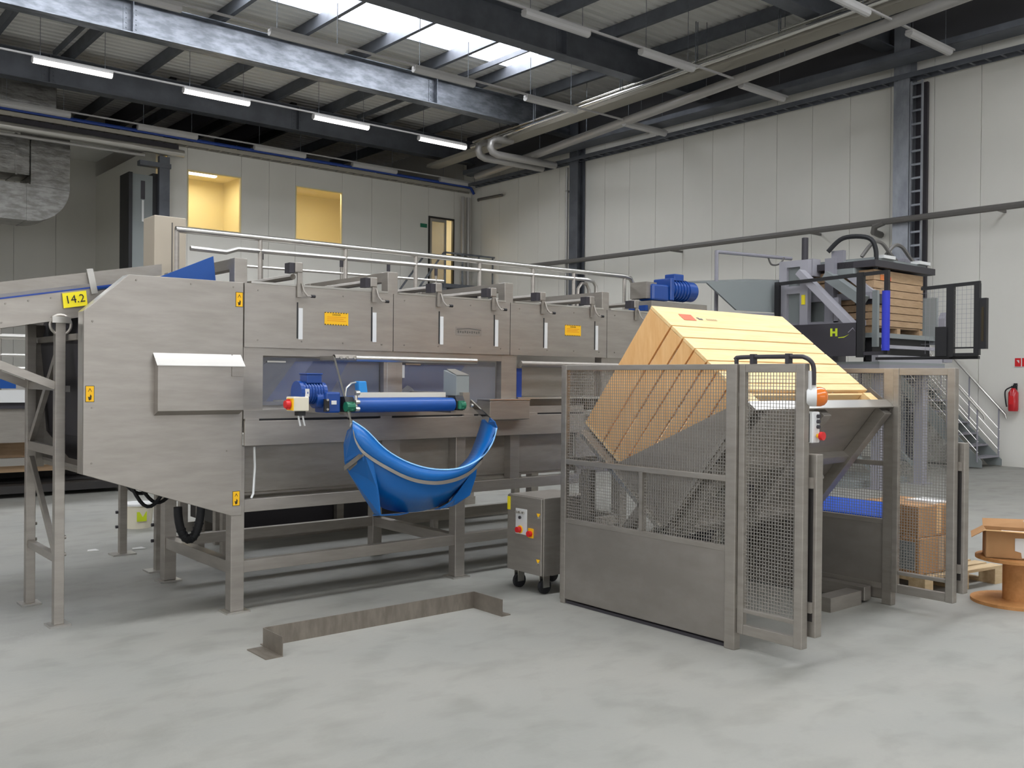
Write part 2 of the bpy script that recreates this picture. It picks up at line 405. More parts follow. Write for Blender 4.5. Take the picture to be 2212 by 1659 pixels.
# rafters of the roof edge seen in the gap over the office
for i, x in enumerate((9.2, 11.0, 12.7)):
    tag(B().beam((x, 25.2, 9.3), (x, 30.8, 9.3), .16, .46).build('rafter', 'charcoal'), 'dark rafter in the gap above the office, %s from the left' % ORD[i], 'rafter', 'dark rafters above the office')

# columns on the right wall
for yc, lb in ((19.75, 'steel column on the right wall, the far one'), (9.95, 'galvanised column on the right wall behind the platform machine')):
    t = thing('wall_column', lb, 'column', (18.82, yc, 0), 'wall columns')
    a = B(); hw = .17
    a.prism([(18.66, yc-hw, 0), (18.68, yc-hw, 0), (18.68, yc-.01, 0), (18.94, yc-.01, 0), (18.94, yc-hw, 0), (18.96, yc-hw, 0), (18.96, yc+hw, 0), (18.94, yc+hw, 0), (18.94, yc+.01, 0), (18.68, yc+.01, 0), (18.68, yc+hw, 0), (18.66, yc+hw, 0)], (0, 0, 9.2))
    a.build('shaft', 'galv_dk' if yc > 15 else 'galv_col', t); B().box(18.55, 18.97, yc-.22, yc+.22, 0, .03).build('base_plate', 'galv', t)
# vertical cable ladder beside column
t = thing('cable_ladder', 'vertical cable ladder with many rungs fixed beside the right wall column', 'cable ladder', (18.7, 9.62, 3.0))
for yy in (9.52, 9.75): B().box(18.66, 18.72, yy-.012, yy+.012, 2.9, 7.75).build('rail', 'galv_col', t)
for i in range(18): box('rung', 'galv_col', t, 18.68, 18.71, 9.532, 9.738, 3.0+i*.275, 3.04+i*.275)
B().box(18.9, 18.97, 9.52, 9.76, 2.9, 7.75).build('back_channel', 'charcoal', t)
# long dark pipe on the right wall
t = thing('wall_pipe', 'long dark horizontal pipe along the right wall', 'pipe', (18.55, 5, 4.93))
B().tube([(18.55, YN+.5, 4.86), (18.55, 9.9, 4.93), (18.55, 19.4, 4.96), (18.55, 21.6, 4.98)], .065, 8).build('run', 'pipe_dk', t, smooth=True)
B().tube([(18.55, 10.25, 4.92), (18.55, 10.45, 4.86), (18.6, 10.5, 4.75), (18.9, 10.5, 4.72)], .07, 8).build('branch', 'pipe_dk', t, smooth=True)
for yy in (0, 4, 8, 12, 16): B().box(18.5, 18.99, yy-.02, yy+.02, 4.88, 4.93).build('bracket', 'pipe_dk', t)
struct(box('trim_eaves', 'eaves', None, 18.8, 18.97, YN, YB, 8.25, 9.5))
# ladder trays below the roof
def ladder_tray(name, label, p, q, w, h, m, step=.3, cover=False):
    t = thing(name, label, 'cable tray', p)
    p, q = Vector(p), Vector(q); d = (q-p).normalized(); s = d.cross(Vector((0, 0, 1))).normalized()
    for k in (-1, 1): B().beam(p+s*w/2*k, q+s*w/2*k, .02, h).build('side_rail', m, t)
    r = B(); n = int((q-p).length/step)
    for i in range(n):
        c = p+d*(i+.5)*step; r.obb(c-Vector((0, 0, h*.3)), s*w/2, d*.02, Vector((0, 0, .008)))
    r.build('rungs', m, t, kind='stuff')
    if cover: B().beam(p-Vector((0, 0, h*.5)), q-Vector((0, 0, h*.5)), w*.95, .01).build('cover', m, t)
    return t
t = ladder_tray('cable_tray', 'cable ladder with blue cables along the top of the office wall', (-6, 24.86, 7.72), (18.9, 24.86, 7.72), .28, .1, 'tray')
B().tube([(-6, 24.76, 7.84), (18.5, 24.76, 7.84), (18.75, 24.7, 7.8), (18.8, 24.6, 7.6)], .045, 6).build('blue_cable', 'blue_dk', t, smooth=True)
B().tube([(-6, 24.86, 7.86), (18.4, 24.86, 7.86)], .035, 6).build('blue_cable', 'blue_dk', t, smooth=True)
ladder_tray('cable_tray', 'grey cable ladder high on the right wall, just above the panels', (18.72, 24.6, 7.86), (18.72, YN+1, 7.86), .3, .1, 'galv_dk')
ladder_tray('cable_tray', 'wide grey tray below the roof edge on the right', (18.3, 24.2, 8.12), (18.15, YN+1, 8.12), .5, .12, 'galv_dk', cover=True)
ladder_tray('cable_tray', 'broad beige covered tray running under the roof beams on the right', (17.3, 24.8, 8.3), (15.5, 2.0, 8.3), .42, .1, 'tray', cover=True)
t = thing('pipe_run', 'pale clad pipe running beside the beige tray under the roof', 'pipe', (18.2, 22, 7.98))
B().tube([(18.3, 23.8, 7.98), (15.6, 6.5, 7.98), (14.9, 2.0, 7.98)], .11, 10).build('cladding', 'pipe_lt', t, smooth=True)
for i in range(7):
    f = .08+i*.13; c = Vector((18.3, 23.8, 7.98)).lerp(Vector((15.6, 6.5, 7.98)), f)
    B().tube([c+Vector((0, 0, .1)), (c.x, c.y, 9.5)], .008, 5).build('hanger', 'galv', t)
for k, (off, z, r) in enumerate(((-.34, 8.33, .06), (-.28, 8.47, .035))):
    t = thing('pipe_run', '%s polished pipe beside the beige tray, catching the roof light' % ('thick', 'thin')[k], 'pipe', (16.3+off, 15, z))
    B().tube([(17.05+off, 22, z), (15.68+off, 4.0, z)], r, 12).build('cladding', 'chrome', t, smooth=True)
    for yy in (8, 11, 13.2, 15.6, 19):
        x = 15.68+(yy-4)*(17.05-15.68)/18+off
        B().tube([(x, yy, z+r*.5), (x, yy, 9.3)], .012, 5).build('hanger', 'galv', t)
for k, dy in enumerate((0, -.55)):
    t = thing('pipe_run', 'clad pipe bending from the tray to the right wall, %s of the pair' % ('farther', 'nearer')[k], 'pipe', (16.4, 21+dy, 7.8))
    B().tube([(16.95, 21+dy, 8.25), (16.35, 21+dy, 8.2), (16.2, 21+dy, 8.1), (16.18, 21+dy, 7.95), (16.25, 21+dy, 7.83), (16.42, 21+dy, 7.78), (18.5, 20.9+dy, 7.78)], .1, 10).build('cladding', 'pipe_lt', t, smooth=True)
# shining duct and pipe in front of the office wall, upper left
t = thing('pipe_run', 'shiny straight pipe below the blue cables, ending at the left office window', 'pipe', (0, 24.72, 7.42))
B().tube([(-6, 24.72, 7.42), (9.3, 24.72, 7.42)], .1, 12).build('cladding', 'steel_lt', t, smooth=True)
B().box(-6, 9.2, 24.8, 24.95, 7.50, 7.66).build('dark_tray', 'charcoal', t)
t = thing('pipe_run', 'thin grey pipe under the shiny pipe at upper left', 'pipe', (0, 24.75, 7.22))
B().tube([(-6, 24.75, 7.22), (8.3, 24.75, 7.24)], .04, 8).build('run', 'pipe_lt', t, smooth=True)
# vertical pipes in the room corner
for k, x in enumerate((18.5, 18.72)):
    t = thing('riser_pipe', 'vertical pale pipe in the room corner, %s of two' % ('left', 'right')[k], 'pipe', (x, 24.8, 0))
    B().tube([(x, 24.8, 0), (x, 24.8, 7.5)], .06, 8).build('run', 'pipe_lt', t, smooth=True)
    B().box(x-.09, x+.09, 24.74, 24.99, 5.6, 5.66).build('clamp', 'pipe_dk', t)
t = thing('riser_pipe', 'pale vertical pipe running up beside the far right wall column', 'pipe', (18.72, 20.08, 0))
B().tube([(18.72, 20.08, 0), (18.72, 20.08, 7.7)], .045, 8).build('run', 'pipe_lt', t, smooth=True)
for z in (2.5, 5.0, 7.0): B().box(18.68, 18.99, 20.05, 20.11, z, z+.05).build('clamp', 'pipe_dk', t)
tag(B().tube([(18.99, 24.6, 7.42), (18.9, 24.5, 7.42), (18.85, 23.2, 7.38)], .045, 6).build('stub_pipe', 'pipe_dk', smooth=True), 'short dark pipe stub sticking out near the room corner', 'pipe')
# foil covered ducts, upper left
t = thing('air_duct', 'foil-wrapped air duct box under the roof at upper left', 'duct', (4.5, 26, 8.5))
B().box(1.5, 6.45, 25.7, 26.9, 8.15, 8.92).build('casing', 'foil', t, bevel=.03)
for x in (2.2, 3.8, 5.2): B().box(x, x+.05, 25.68, 26.92, 8.13, 8.94).build('flange', 'foil', t)
t = thing('air_duct', 'foil-wrapped duct bend curling back at left below the shiny pipe', 'duct', (5, 26, 6.5))
pts = [(6.3, 26.2, 8.14), (6.3, 26.2, 7.4), (6.3, 26.2, 6.32)]
for i in range(1, 12):
    a = math.pi/2*i/12; pts.append((5.84+.46*math.cos(a), 26.2, 6.31-.46*math.sin(a)))
pts += [(5.84, 26.2, 5.85), (4.0, 26.2, 5.85), (1.0, 26.2, 5.85)]
def rect_sweep(pts, w, h):
    bb = B(); pts = [Vector(p) for p in pts]; n = len(pts)
    for i in range(n):
        d = (pts[min(i+1, n-1)]-pts[max(i-1, 0)]).normalized(); u = d.cross(Vector((0, 1, 0))).normalized()
        for sx, sz in ((-1,-1),(1,-1),(1,1),(-1,1)): bb.v.append(tuple(pts[i]+Vector((0, sx*w/2, 0))+u*sz*h/2))
    for i in range(n-1):
        for k in range(4): bb.f.append((i*4+k, i*4+(k+1) % 4, i*4+4+(k+1) % 4, i*4+4+k))
    bb.f += [(0,3,2,1), ((n-1)*4, (n-1)*4+1, (n-1)*4+2, (n-1)*4+3)]
    return bb
rect_sweep(pts, 1.1, .9).build('casing', 'foil', t)
B().box(1.0, 5.84, 25.7, 26.7, 6.52, 7.5).build('casing', 'foil', t, bevel=.02)
for i, j, f in ((1, 2, .1), (2, 3, .02), (14, 15, .02), (14, 15, .6)):
    p, q = Vector(pts[i]), Vector(pts[j]); rect_sweep([p.lerp(q, f), p.lerp(q, f)+(q-p).normalized()*.05], 1.14, .92).build('flange', 'foil', t)
for x in (2.5, 4.2, 5.5): B().box(x, x+.05, 25.68, 26.72, 6.5, 7.52).build('flange', 'foil', t)
# cladding tower beside the office, with its gauge
t = thing('cladding_tower', 'tall grey stepped box column standing left of the office', 'column', (8.4, 24.9, 0))
box('lower_casing', 'grey_blue', t, 8.02, 8.94, 24.9, 25.6, 0, 5.45)
box('upper_casing', 'grey_blue', t, 8.05, 8.58, 24.95, 25.6, 5.45, 6.78)
box('dark_edge', 'black', t, 7.96, 8.05, 24.88, 25.6, 0, 6.8)
box('dark_channel', 'black', t, 8.58, 8.70, 24.93, 25.5, 5.45, 6.85)
box('steel_channel', 'galv_dk', t, 8.70, 8.97, 24.80, 24.93, 5.45, 7.3)
box('head_plate', 'galv_dk', t, 8.2, 9.0, 24.78, 25.0, 7.0, 7.12)
box('dark_slot', 'charcoal', t, 8.28, 8.38, 24.93, 24.95, 6.15, 6.62)
box('white_gauge', 'white', t, 8.30, 8.35, 24.92, 24.95, 5.57, 6.12)

# fluorescent battens in rows, each row on its trunking, hung from the roof
rows = [('R1', 20.8, [4.75, 7.8, 10.98, 14.05], 15.6, 'lit', 'lit row at left of hall'),
        ('R0', 16.25, [4.5, 7.68, 10.84, 13.85, 17.05], 18.6, 'unlit', 'row before bright galvanised beam'),
        ('L2', 24.7, [4.95, 8.1, 11.25, 14.33, 17.5], 18.9, 'unlit', 'far row along office wall'),
        ('Lr', 12.5, [10.6, 13.55, 16.68], 18.4, 'unlit', 'row under dark beam upper right'),
        ('Lr4', 8.65, [13.5, 16.45], 18.2, 'unlit', 'nearest row at upper right')]
ZL = 7.9
def batten(lit):
    t = thing('light_fixture', '', 'light', (0, 0, ZL))
    B().box(0, 1.55, -.07, .07, ZL+.02, ZL+.075).build('housing', 'lamp_body', t, bevel=.008)
    pr = [(0, -.075, ZL+.02), (0, .075, ZL+.02), (0, .06, ZL-.03), (0, .025, ZL-.055), (0, -.025, ZL-.055), (0, -.06, ZL-.03)]
    B().prism([(x+.015, y, z) for x, y, z in pr], (1.52, 0, 0)).build('diffuser', 'tube' if lit else 'diffuser', t)
    for x in (0, 1.535): B().prism([(x, y*1.05, z) for _, y, z in pr], (.015, 0, 0)).build('end_cap', 'lamp_body', t)
    for x in (.15, 1.4): B().tube([(x, 0, ZL+.07), (x, 0, 9.26)], .006, 5).build('hanger', 'galv', t)
    return t
protos = {}
for nm, yy, xs_, xe, st, desc in rows:
    lit = st == 'lit'
    tr = thing('light_trunking', 'thin white trunking carrying the %s' % desc, 'trunking', (XL+6, yy, ZL+.1))
    B().box(XL+4, xe, yy-.02, yy+.02, ZL+.08, ZL+.115).build('channel', 'lamp_body', tr)
    for i, x in enumerate(xs_):
        lab = '%s batten light, %s from left, %s' % ('glowing' if lit else 'dark', ORD[i], desc)
        if lit not in protos: protos[lit] = batten(lit); o = protos[lit]; o.location = (x, yy, ZL)
        else:
            p = protos[lit]; o = dup(p, x-p.location.x, yy-p.location.y)
        o['label'] = lab; o['group'] = 'fluorescent battens, %s' % st
# two lit lamps along the tray

# ================================================================== SORTING MACHINE
F0 = 6.12                      # front plane
sm = thing('sorting_machine', 'long stainless steel sorting machine on legs, filling the middle of the hall', 'machine', (3.6, 6.8, 0))
def S(name, m, *c, **k): return box(name, m, sm, *c, **k)
side = [(1.69, .993), (1.69, 1.99), (1.955, 2.232), (2.71, 2.236), (2.71, .66), (2.635, .662)]
B().prism([(x, F0-.02, z) for x, z in side], (0, .02, 0)).build('side_cover', 'steel', sm, bevel=.003)
B().prism([(x, 7.42, z) for x, z in side], (0, .02, 0)).build('rear_cover', 'steel', sm)
# folded flange of the side cover
fb = B()
fb.box(1.69, 1.70, F0, F0+.1, .993, 1.99)
fb.prism([(1.69, F0, 1.99), (1.955, F0, 2.232), (1.963, F0, 2.222), (1.70, F0, 1.98)], (0, .1, 0))
fb.prism([(1.69, F0, .993), (2.635, F0, .662), (2.64, F0, .672), (1.70, F0, 1.003)], (0, .05, 0))
fb.build('flange', 'steel_lt', sm)
B().prism([(1.75, F0+.1, 1.0), (2.6, F0+.1, .7), (2.6, 7.4, .7), (1.75, 7.4, 1.0)], (0, 0, .02)).build('belly_plate', 'steel_dk', sm)
ic = [(1.78, 1.98), (1.74, 1.8), (1.80, 1.2), (1.95, 1.0)]
B().quadstrip([(x, F0+.12, z) for x, z in ic], [(x, 7.38, z) for x, z in ic]).build('inlet_hood', 'charcoal', sm, solid=.01)  # charcoal colour paints the shade inside the open inlet
S('inner_post', 'steel_dk', 1.70, 1.76, 7.3, 7.36, .95, 1.95); S('inner_rail', 'steel_dk', 1.70, 1.74, 6.3, 7.3, 1.82, 1.86)
# bolts of the side cover
bo = B()
for x, z in ((1.74, 1.93), (1.74, 1.4), (1.74, 1.06), (2.0, 2.2), (2.35, 2.2), (2.64, 2.2), (2.63, 1.74), (2.66, 1.5), (2.6, 1.1)):
    bo.cyl((x, F0-.026, z), (x, F0-.018, z), .006, 8)
bo.build('bolts', 'steel_dk', sm, kind='stuff')
# gantry posts with arms to the rear posts
for x0 in (2.655, 3.866, 5.01, 6.155):
    po = S('gantry_post', 'steel', x0, x0+.09, F0+.0, F0+.09, 1.30, 2.402, bevel=.004)
    B().box(x0, x0+.09, 7.36, 7.45, 1.02, 2.402).build('rear_post', 'steel', sm, bevel=.004)
    B().box(x0+.008, x0+.082, F0+.09, 7.36, 2.33, 2.40).build('cross_arm', 'steel', sm)
# upper panels
pe = [2.715, 3.905, 5.055, 6.2, 8.0]
for a, b in zip(pe[:-1], pe[1:]):
    p = S('upper_panel', 'steel', a+.003, b-.003, F0-.02, F0-.005, 1.80, 2.235)
    S('top_lip', 'steel_lt', a+.05, b-.05, F0-.022, F0+.05, 2.236, 2.25)
    bo = B(); n = 4
    for i in range(n):
        for z in (2.19, 1.85): bo.cyl((a+.1+i*(b-a-.2)/(n-1), F0-.026, z), (a+.1+i*(b-a-.2)/(n-1), F0-.019, z), .006, 8)
    bo.build('panel_bolts', 'steel_dk', p, kind='stuff')
S('rear_panel', 'steel', 2.75, 8.0, 7.42, 7.44, 1.3, 2.2)
# sight windows: dark slot and white strip
for x in (3.111, 3.716, 4.33, 4.885, 5.43, 6.045):
    S('sight_slot', 'black', x-.006, x+.004, F0-.022, F0-.012, 1.87, 2.125)
    S('sight_strip', 'white', x+.006, x+.038, F0-.025, F0-.016, 1.865, 2.085)
# height adjusters on the top edge, each with a crank
for i, x in enumerate((3.08, 3.69, 4.28, 4.83, 5.37, 5.96, 6.54)):
    up = .06 if i == 0 else 0
    ad = S('height_adjuster', 'steel', x, x+.058, F0-.045, F0+.05, 2.272+up, 2.345+up, bevel=.006)
    B().box(x-.04, x-.002, F0-.035, F0+.04, 2.268+up, 2.338+up).build('cap', 'charcoal', ad)
    B().box(x+.02, x+.058, F0-.04, F0-.026, 2.16, 2.275+up).build('bracket', 'steel', ad)
    B().tube([(x+.05, F0-.045, 2.26), (x+.06, F0-.06, 2.20), (x+.08, F0-.075, 2.168), (x+.12, F0-.08, 2.168)], .007, 6).build('crank', 'steel', ad, smooth=True)
    B().cyl((x+.105, F0-.08, 2.168), (x+.135, F0-.08, 2.168), .011, 8).build('knob', 'black', ad)
    B().tube([(x+.03, F0+.05, 2.31), (x+.03, 7.4, 2.31)], .022, 8).build('drive_shaft', 'steel_dk', ad, smooth=True)
# rollers lying across the top
for i in range(16):
    x = 2.95+i*.31; B().cyl((x, F0+.04, 2.10), (x, 7.40, 2.10), .05, 10).build('roller', 'steel_dk', sm, smooth=True)
# blue infeed guide on the top
B().prism([(2.19, 6.30, 2.24), (2.58, 6.30, 2.42), (2.60, 6.30, 2.235)], (0, .02, 0)).build('infeed_guide', 'blue_belt', sm)
# window bay under the panels
S('window_head', 'steel', 2.86, 5.14, F0-.004, F0+.03, 1.745, 1.798)
S('bay_upright', 'steel', 2.718, 2.858, F0-.01, F0+.05, 1.30, 1.798)
S('bay_upright', 'steel', 3.84, 4.005, F0+.005, F0+.06, 1.36, 1.75)
S('bay_upright', 'steel', 4.975, 5.14, F0-.005, F0+.06, 1.30, 1.798)
for a, b in ((2.862, 3.836), (4.01, 4.97)):
    S('sight_glass', 'plexi', a, b, F0+.065, F0+.07, 1.40, 1.735)
    S('clip', 'steel_lt', a+.06, a+.2, F0+.055, F0+.07, 1.70, 1.712)
S('clamp_block', 'white', 4.02, 4.05, F0+.04, F0+.062, 1.6, 1.7)
# inside of the bay: sloping sheets, belt and roller seen through the glass
B().prism([(2.9, 6.9, 1.4), (3.3, 6.9, 1.75), (3.3, 6.91, 1.75), (2.9, 6.91, 1.4)], (.5, 0, 0)).build('inner_sheet', 'steel_dk', sm)
S('inner_wall', 'steel_dk', 2.87, 5.1, 7.0, 7.02, 1.2, 1.79)
B().prism([(3.2, 6.5, 1.40), (3.45, 6.5, 1.72), (3.75, 6.5, 1.72), (3.55, 6.5, 1.40)], (0, .3, 0)).build('inner_belt', 'blue_dk', sm)
B().prism([(4.2, 6.45, 1.42), (4.28, 6.45, 1.71), (4.85, 6.45, 1.71), (4.6, 6.45, 1.42)], (0, .3, 0)).build('inner_belt', 'blue_dk', sm)
B().cyl((4.12, 6.3, 1.44), (4.2, 6.3, 1.5), .05, 12).build('inner_roller', 'white', sm, smooth=True)
# trough under the window
B().prism([(2.86, F0+.02, 1.37), (2.86, F0+.32, 1.42), (2.86, F0+.32, 1.2), (2.86, F0+.02, 1.2)], (2.1, 0, 0)).build('trough', 'steel_dk', sm)
S('trough_rim', 'steel_lt', 2.95, 3.4, F0+.0, F0+.02, 1.428, 1.438)
# apron with slots, recessed lower panels, uprights
S('apron_top', 'steel', 2.712, 5.9, F0-.03, F0+.01, 1.312, 1.37)
S('apron', 'steel', 2.712, 5.9, F0-.05, F0-.03, 1.13, 1.298, bevel=.003)
S('slot_back', 'black', 2.715, 5.9, F0-.026, F0-.02, 1.296, 1.314)
for a in (2.775, 3.84, 4.62, 5.3): S('slot_bridge', 'steel', a-.06, a+.04, F0-.05, F0-.027, 1.296, 1.314)
lp = [2.78, 3.82, 4.0, 4.5, 4.62, 5.3, 5.9]
for a, b in ((2.78, 3.84), (4.0, 4.52), (4.62, 5.1), (5.2, 5.9)):
    S('lower_panel', 'steel_dk', a, b, F0+.10, F0+.11, .80, 1.13)
for a, b in ((3.84, 4.0), (4.515, 4.62), (5.1, 5.2)): S('upright', 'steel', a, b, F0+.02, F0+.10, .76, 1.13)
S('shade_plate', 'steel_dk', 2.75, 8.0, F0+.12, 7.36, .775, .79)  # added plate, keeps light off the floor under the machine
S('sill', 'steel', 2.74, 5.9, F0+.02, F0+.09, .672, .76, bevel=.003)
B().tube([(2.80, F0-.01, 1.12), (2.805, F0-.01, .98), (2.795, F0-.01, .80), (2.78, F0-.01, .77)], .008, 6).build('conduit', 'white', sm, smooth=True)
# legs and low rails
for x in (2.638, 4.512, 6.4):
    for y, zz in ((F0-.01, 1.13), (7.36, 1.0)):
        lg = S('leg', 'steel', x, x+.095, y, y+.09, .012, zz, bevel=.004)
        B().box(x-.035, x+.13, y-.03, y+.12, 0, .012).build('foot_plate', 'steel_lt', lg)
    S('cross_rail', 'steel', x+.01, x+.085, F0+.08, 7.36, .26, .345, bevel=.003)
S('low_rail', 'steel', 2.733, 4.512, F0+.0, F0+.06, .265, .345, bevel=.003)
S('low_rail', 'steel', 4.607, 6.4, F0+.0, F0+.06, .265, .345, bevel=.003)
S('rear_rail', 'steel_dk', 2.733, 6.4, 7.38, 7.44, .265, .345); S('rear_sill', 'steel_dk', 2.74, 6.4, 7.38, 7.44, .66, .74)
# hooded box on the side cover
hb = B().prism([(2.115, 6.03, 1.375), (2.115, 6.03, 1.665), (2.115, F0-.02, 1.735), (2.115, F0-.02, 1.345)], (.57, 0, 0)).build('hooded_box', 'steel', sm, bevel=.002)
B().prism([(2.107, 6.022, 1.664), (2.107, F0-.02, 1.742), (2.107, F0-.02, 1.746), (2.107, 6.022, 1.668)], (.586, 0, 0)).build('lid', 'steel_lt', hb)
B().box(2.60, 2.683, 6.023, 6.031, 1.60, 1.66).build('type_plate', 'steel_dk', hb)
# hood at the right end of the bay
B().prism([(4.72, 5.94, 1.27), (4.72, 5.94, 1.42), (4.72, F0-.01, 1.425), (4.72, F0-.01, 1.25)], (.42, 0, 0)).build('spout_hood', 'steel', sm, bevel=.003)
S('hood_rim', 'steel_lt', 4.715, 5.14, 5.935, F0-.01, 1.425, 1.435)
# lower tier to the right, running on behind the tipper
B().cyl((5.16, F0-.03, 1.725), (8.0, F0-.03, 1.725), .028, 10).build('edge_tube', 'steel_dk', sm, smooth=True)
S('trough_panel', 'steel', 5.16, 8.0, F0+.22, F0+.24, 1.45, 1.70); S('trough_ledge', 'steel_lt', 5.16, 8.0, F0-.004, F0+.22, 1.43, 1.445)
S('dark_recess', 'steel_dk', 5.16, 8.0, F0+.18, F0+.2, 1.32, 1.43); S('ledge_rail', 'steel', 5.16, 8.0, F0-.01, F0+.03, 1.29, 1.315)
S('blue_flap', 'blue_dk', 5.165, 5.22, F0+.02, F0+.05, 1.44, 1.69)
S('panel_below', 'steel_dk', 5.9, 8.0, F0+.06, F0+.08, .75, 1.28)
# labels
def warn_tall(x, z):
    p = S('warning_label', 'ink', x-.026, x+.026, F0-.0215, F0-.0205, z-.05, z+.05)
    B().box(x-.023, x+.023, F0-.0225, F0-.0214, z-.047, z+.047).build('label_face', 'yellow', p)
    B().prism([(x-.012, F0-.0226, z+.012), (x, F0-.0226, z+.036), (x+.012, F0-.0226, z+.012), (x+.008, F0-.0226, z+.014), (x, F0-.0226, z+.028), (x-.008, F0-.0226, z+.014)], (0, -.0006, 0)).build('triangle', 'ink', p)
    B().prism([(x-.006, F0-.0226, z-.04), (x+.008, F0-.0226, z-.035), (x+.01, F0-.0226, z-.012), (x+.003, F0-.0226, z-.002), (x-.002, F0-.0226, z-.02), (x-.012, F0-.0226, z-.016)], (0, -.0006, 0)).build('pictogram', 'ink', p)
for x, z in ((2.68, 2.118), (1.727, 1.485), (2.668, .777)): warn_tall(x, z)
for x0, x1, z0, z1 in ((3.323, 3.516, 1.977, 2.068), (5.677, 5.869, 1.984, 2.078)):
    p = S('warning_label', 'yellow', x0, x1, F0-.0225, F0-.0205, z0, z1)
    bb = B()
    for i in range(9):
        for z in (z0, z1-.006): bb.box(x0+i*(x1-x0)/9, x0+(i+.5)*(x1-x0)/9, F0-.0232, F0-.0224, z, z+.006)
    bb.build('border', 'ink', p)
    text('heading', 'DANGER', .017, ((x0+x1)/2, F0-.0228, z1-.017), FRONT, 'ink', p)
    bb = B()
    for i in range(3): bb.box(x0+.02, x1-.02-.02*(i % 2), F0-.0229, F0-.0224, z1-.036-i*.013, z1-.033-i*.013)
    bb.build('small_print', 'orange', p)
p = S('maker_plate', 'steel_dk', 4.49, 4.75, F0-.0215, F0-.0205, 1.945, 2.01)
B().prism([(4.50, F0-.0224, 1.995), (4.62, F0-.0224, 2.005), (4.745, F0-.0224, 1.995), (4.745, F0-.0224, 1.988), (4.62, F0-.0224, 1.998), (4.50, F0-.0224, 1.988)], (0, -.0006, 0)).build('arch', 'ink_grey', p)
bb = B()
for i in range(10):
    x = 4.51+i*.023; bb.box(x, x+.012, F0-.0228, F0-.0222, 1.962+.003*(i % 2), 1.982-.002*(i % 3))
bb.build('worn_letters', 'ink_grey', p)

# walkway and handrail behind the machine
t = thing('walkway_handrail', 'polished tube handrail running along the top behind the sorting machine', 'handrail', (2.8, 7.52, 1.6))
Y = 7.55
B().tube([(2.78, Y, 2.77), (7.95, Y, 2.785), (8.05, Y, 2.77), (8.09, Y, 2.72), (8.12, Y, 2.4), (8.12, Y, 1.66)], .026, 10).build('top_rail', 'steel_lt', t, smooth=True)
B().tube([(2.90, Y, 2.63), (3.2, Y, 2.625), (3.3, Y, 2.66), (7.35, Y, 2.705), (7.45, Y, 2.69), (7.49, Y, 2.64), (7.5, Y, 2.3), (7.5, Y, 1.66)], .02, 8).build('middle_rail', 'steel_lt', t, smooth=True)
for x in (2.79, 3.5, 4.32, 5.08, 5.85, 6.56, 7.15, 7.95): B().cyl((x, Y, 1.66), (x, Y, 2.76), .02, 8).build('post', 'steel', t, smooth=True)
B().tube([(7.22, Y+.02, 2.3), (7.24, Y+.02, 2.6), (7.29, Y+.02, 2.66), (7.36, Y+.02, 2.66), (7.40, Y+.02, 2.6), (7.42, Y+.02, 2.3)], .018, 8).build('grab_loop', 'steel', t, smooth=True)
wk = thing('walkway', 'steel walkway deck behind the sorting machine', 'walkway', (5.5, 8.0, 0))
B().box(2.75, 8.2, 7.50, 8.4, 1.60, 1.66).build('deck', 'steel_dk', wk)
for x in (3.3, 5.5, 8.1):
    for y in (7.82, 8.36): B().box(x, x+.06, y, y+.06, 0, 1.6).build('leg', 'steel_dk', wk)
t = thing('walkway_handrail', 'thin far handrail of the walkway, behind the polished one', 'handrail', (4, 8.38, 1.66))
B().tube([(3.3, 8.38, 2.62), (6.0, 8.38, 2.65)], .014, 6).build('rail', 'steel_lt', t)
for x in (3.9, 4.75, 5.3, 5.9): B().cyl((x, 8.38, 1.66), (x, 8.38, 2.72), .014, 6).build('post', 'steel', t); B().cyl((x, 8.38, 2.70), (x, 8.38, 2.78), .018, 6).build('post_cap', 'charcoal', t)
# beige cabinet column behind the infeed
t = thing('cabinet_column', 'tall beige steel column standing on the walkway behind the machine infeed', 'cabinet', (2.92, 8.1, 1.66))
B().box(2.785, 3.055, 8.05, 8.32, 1.66, 2.95).build('body', 'beige', t, bevel=.006); B().box(2.93, 2.938, 8.045, 8.052, 1.7, 2.9).build('door_seam', 'ink_grey', t)

# gearmotor at the rear right end
t = thing('gear_motor', 'blue gear motor standing on the rear end of the sorting machine', 'motor', (8.2, 7.15, 2.48))
B().box(7.8, 8.75, 7.0, 7.4, 2.24, 2.47).build('bracket', 'steel_dk', t)
B().box(7.78, 7.95, 7.06, 7.3, 2.50, 2.68).build('gearbox_flange', 'steel_dk', t)
B().box(7.85, 8.12, 7.02, 7.24, 2.48, 2.66).build('gearbox', 'blue_motor', t, bevel=.02)
B().box(8.12, 8.18, 7.0, 7.26, 2.49, 2.74).build('flange', 'blue_motor', t, bevel=.01)
B().cyl((8.18, 7.13, 2.62), (8.62, 7.13, 2.62), .115, 20).build('motor_body', 'blue_motor', t, smooth=True)
fb = B()
for i in range(6): fb.cyl((8.22+i*.05, 7.13, 2.62), (8.235+i*.05, 7.13, 2.62), .125, 20)
fb.build('cooling_fins', 'blue_motor', t)
B().box(8.24, 8.40, 7.05, 7.2, 2.72, 2.80).build('terminal_box', 'blue_motor', t, bevel=.01)
B().box(7.76, 7.98, 7.05, 7.3, 2.36, 2.42).build('lower_guide', 'blue_motor', t)

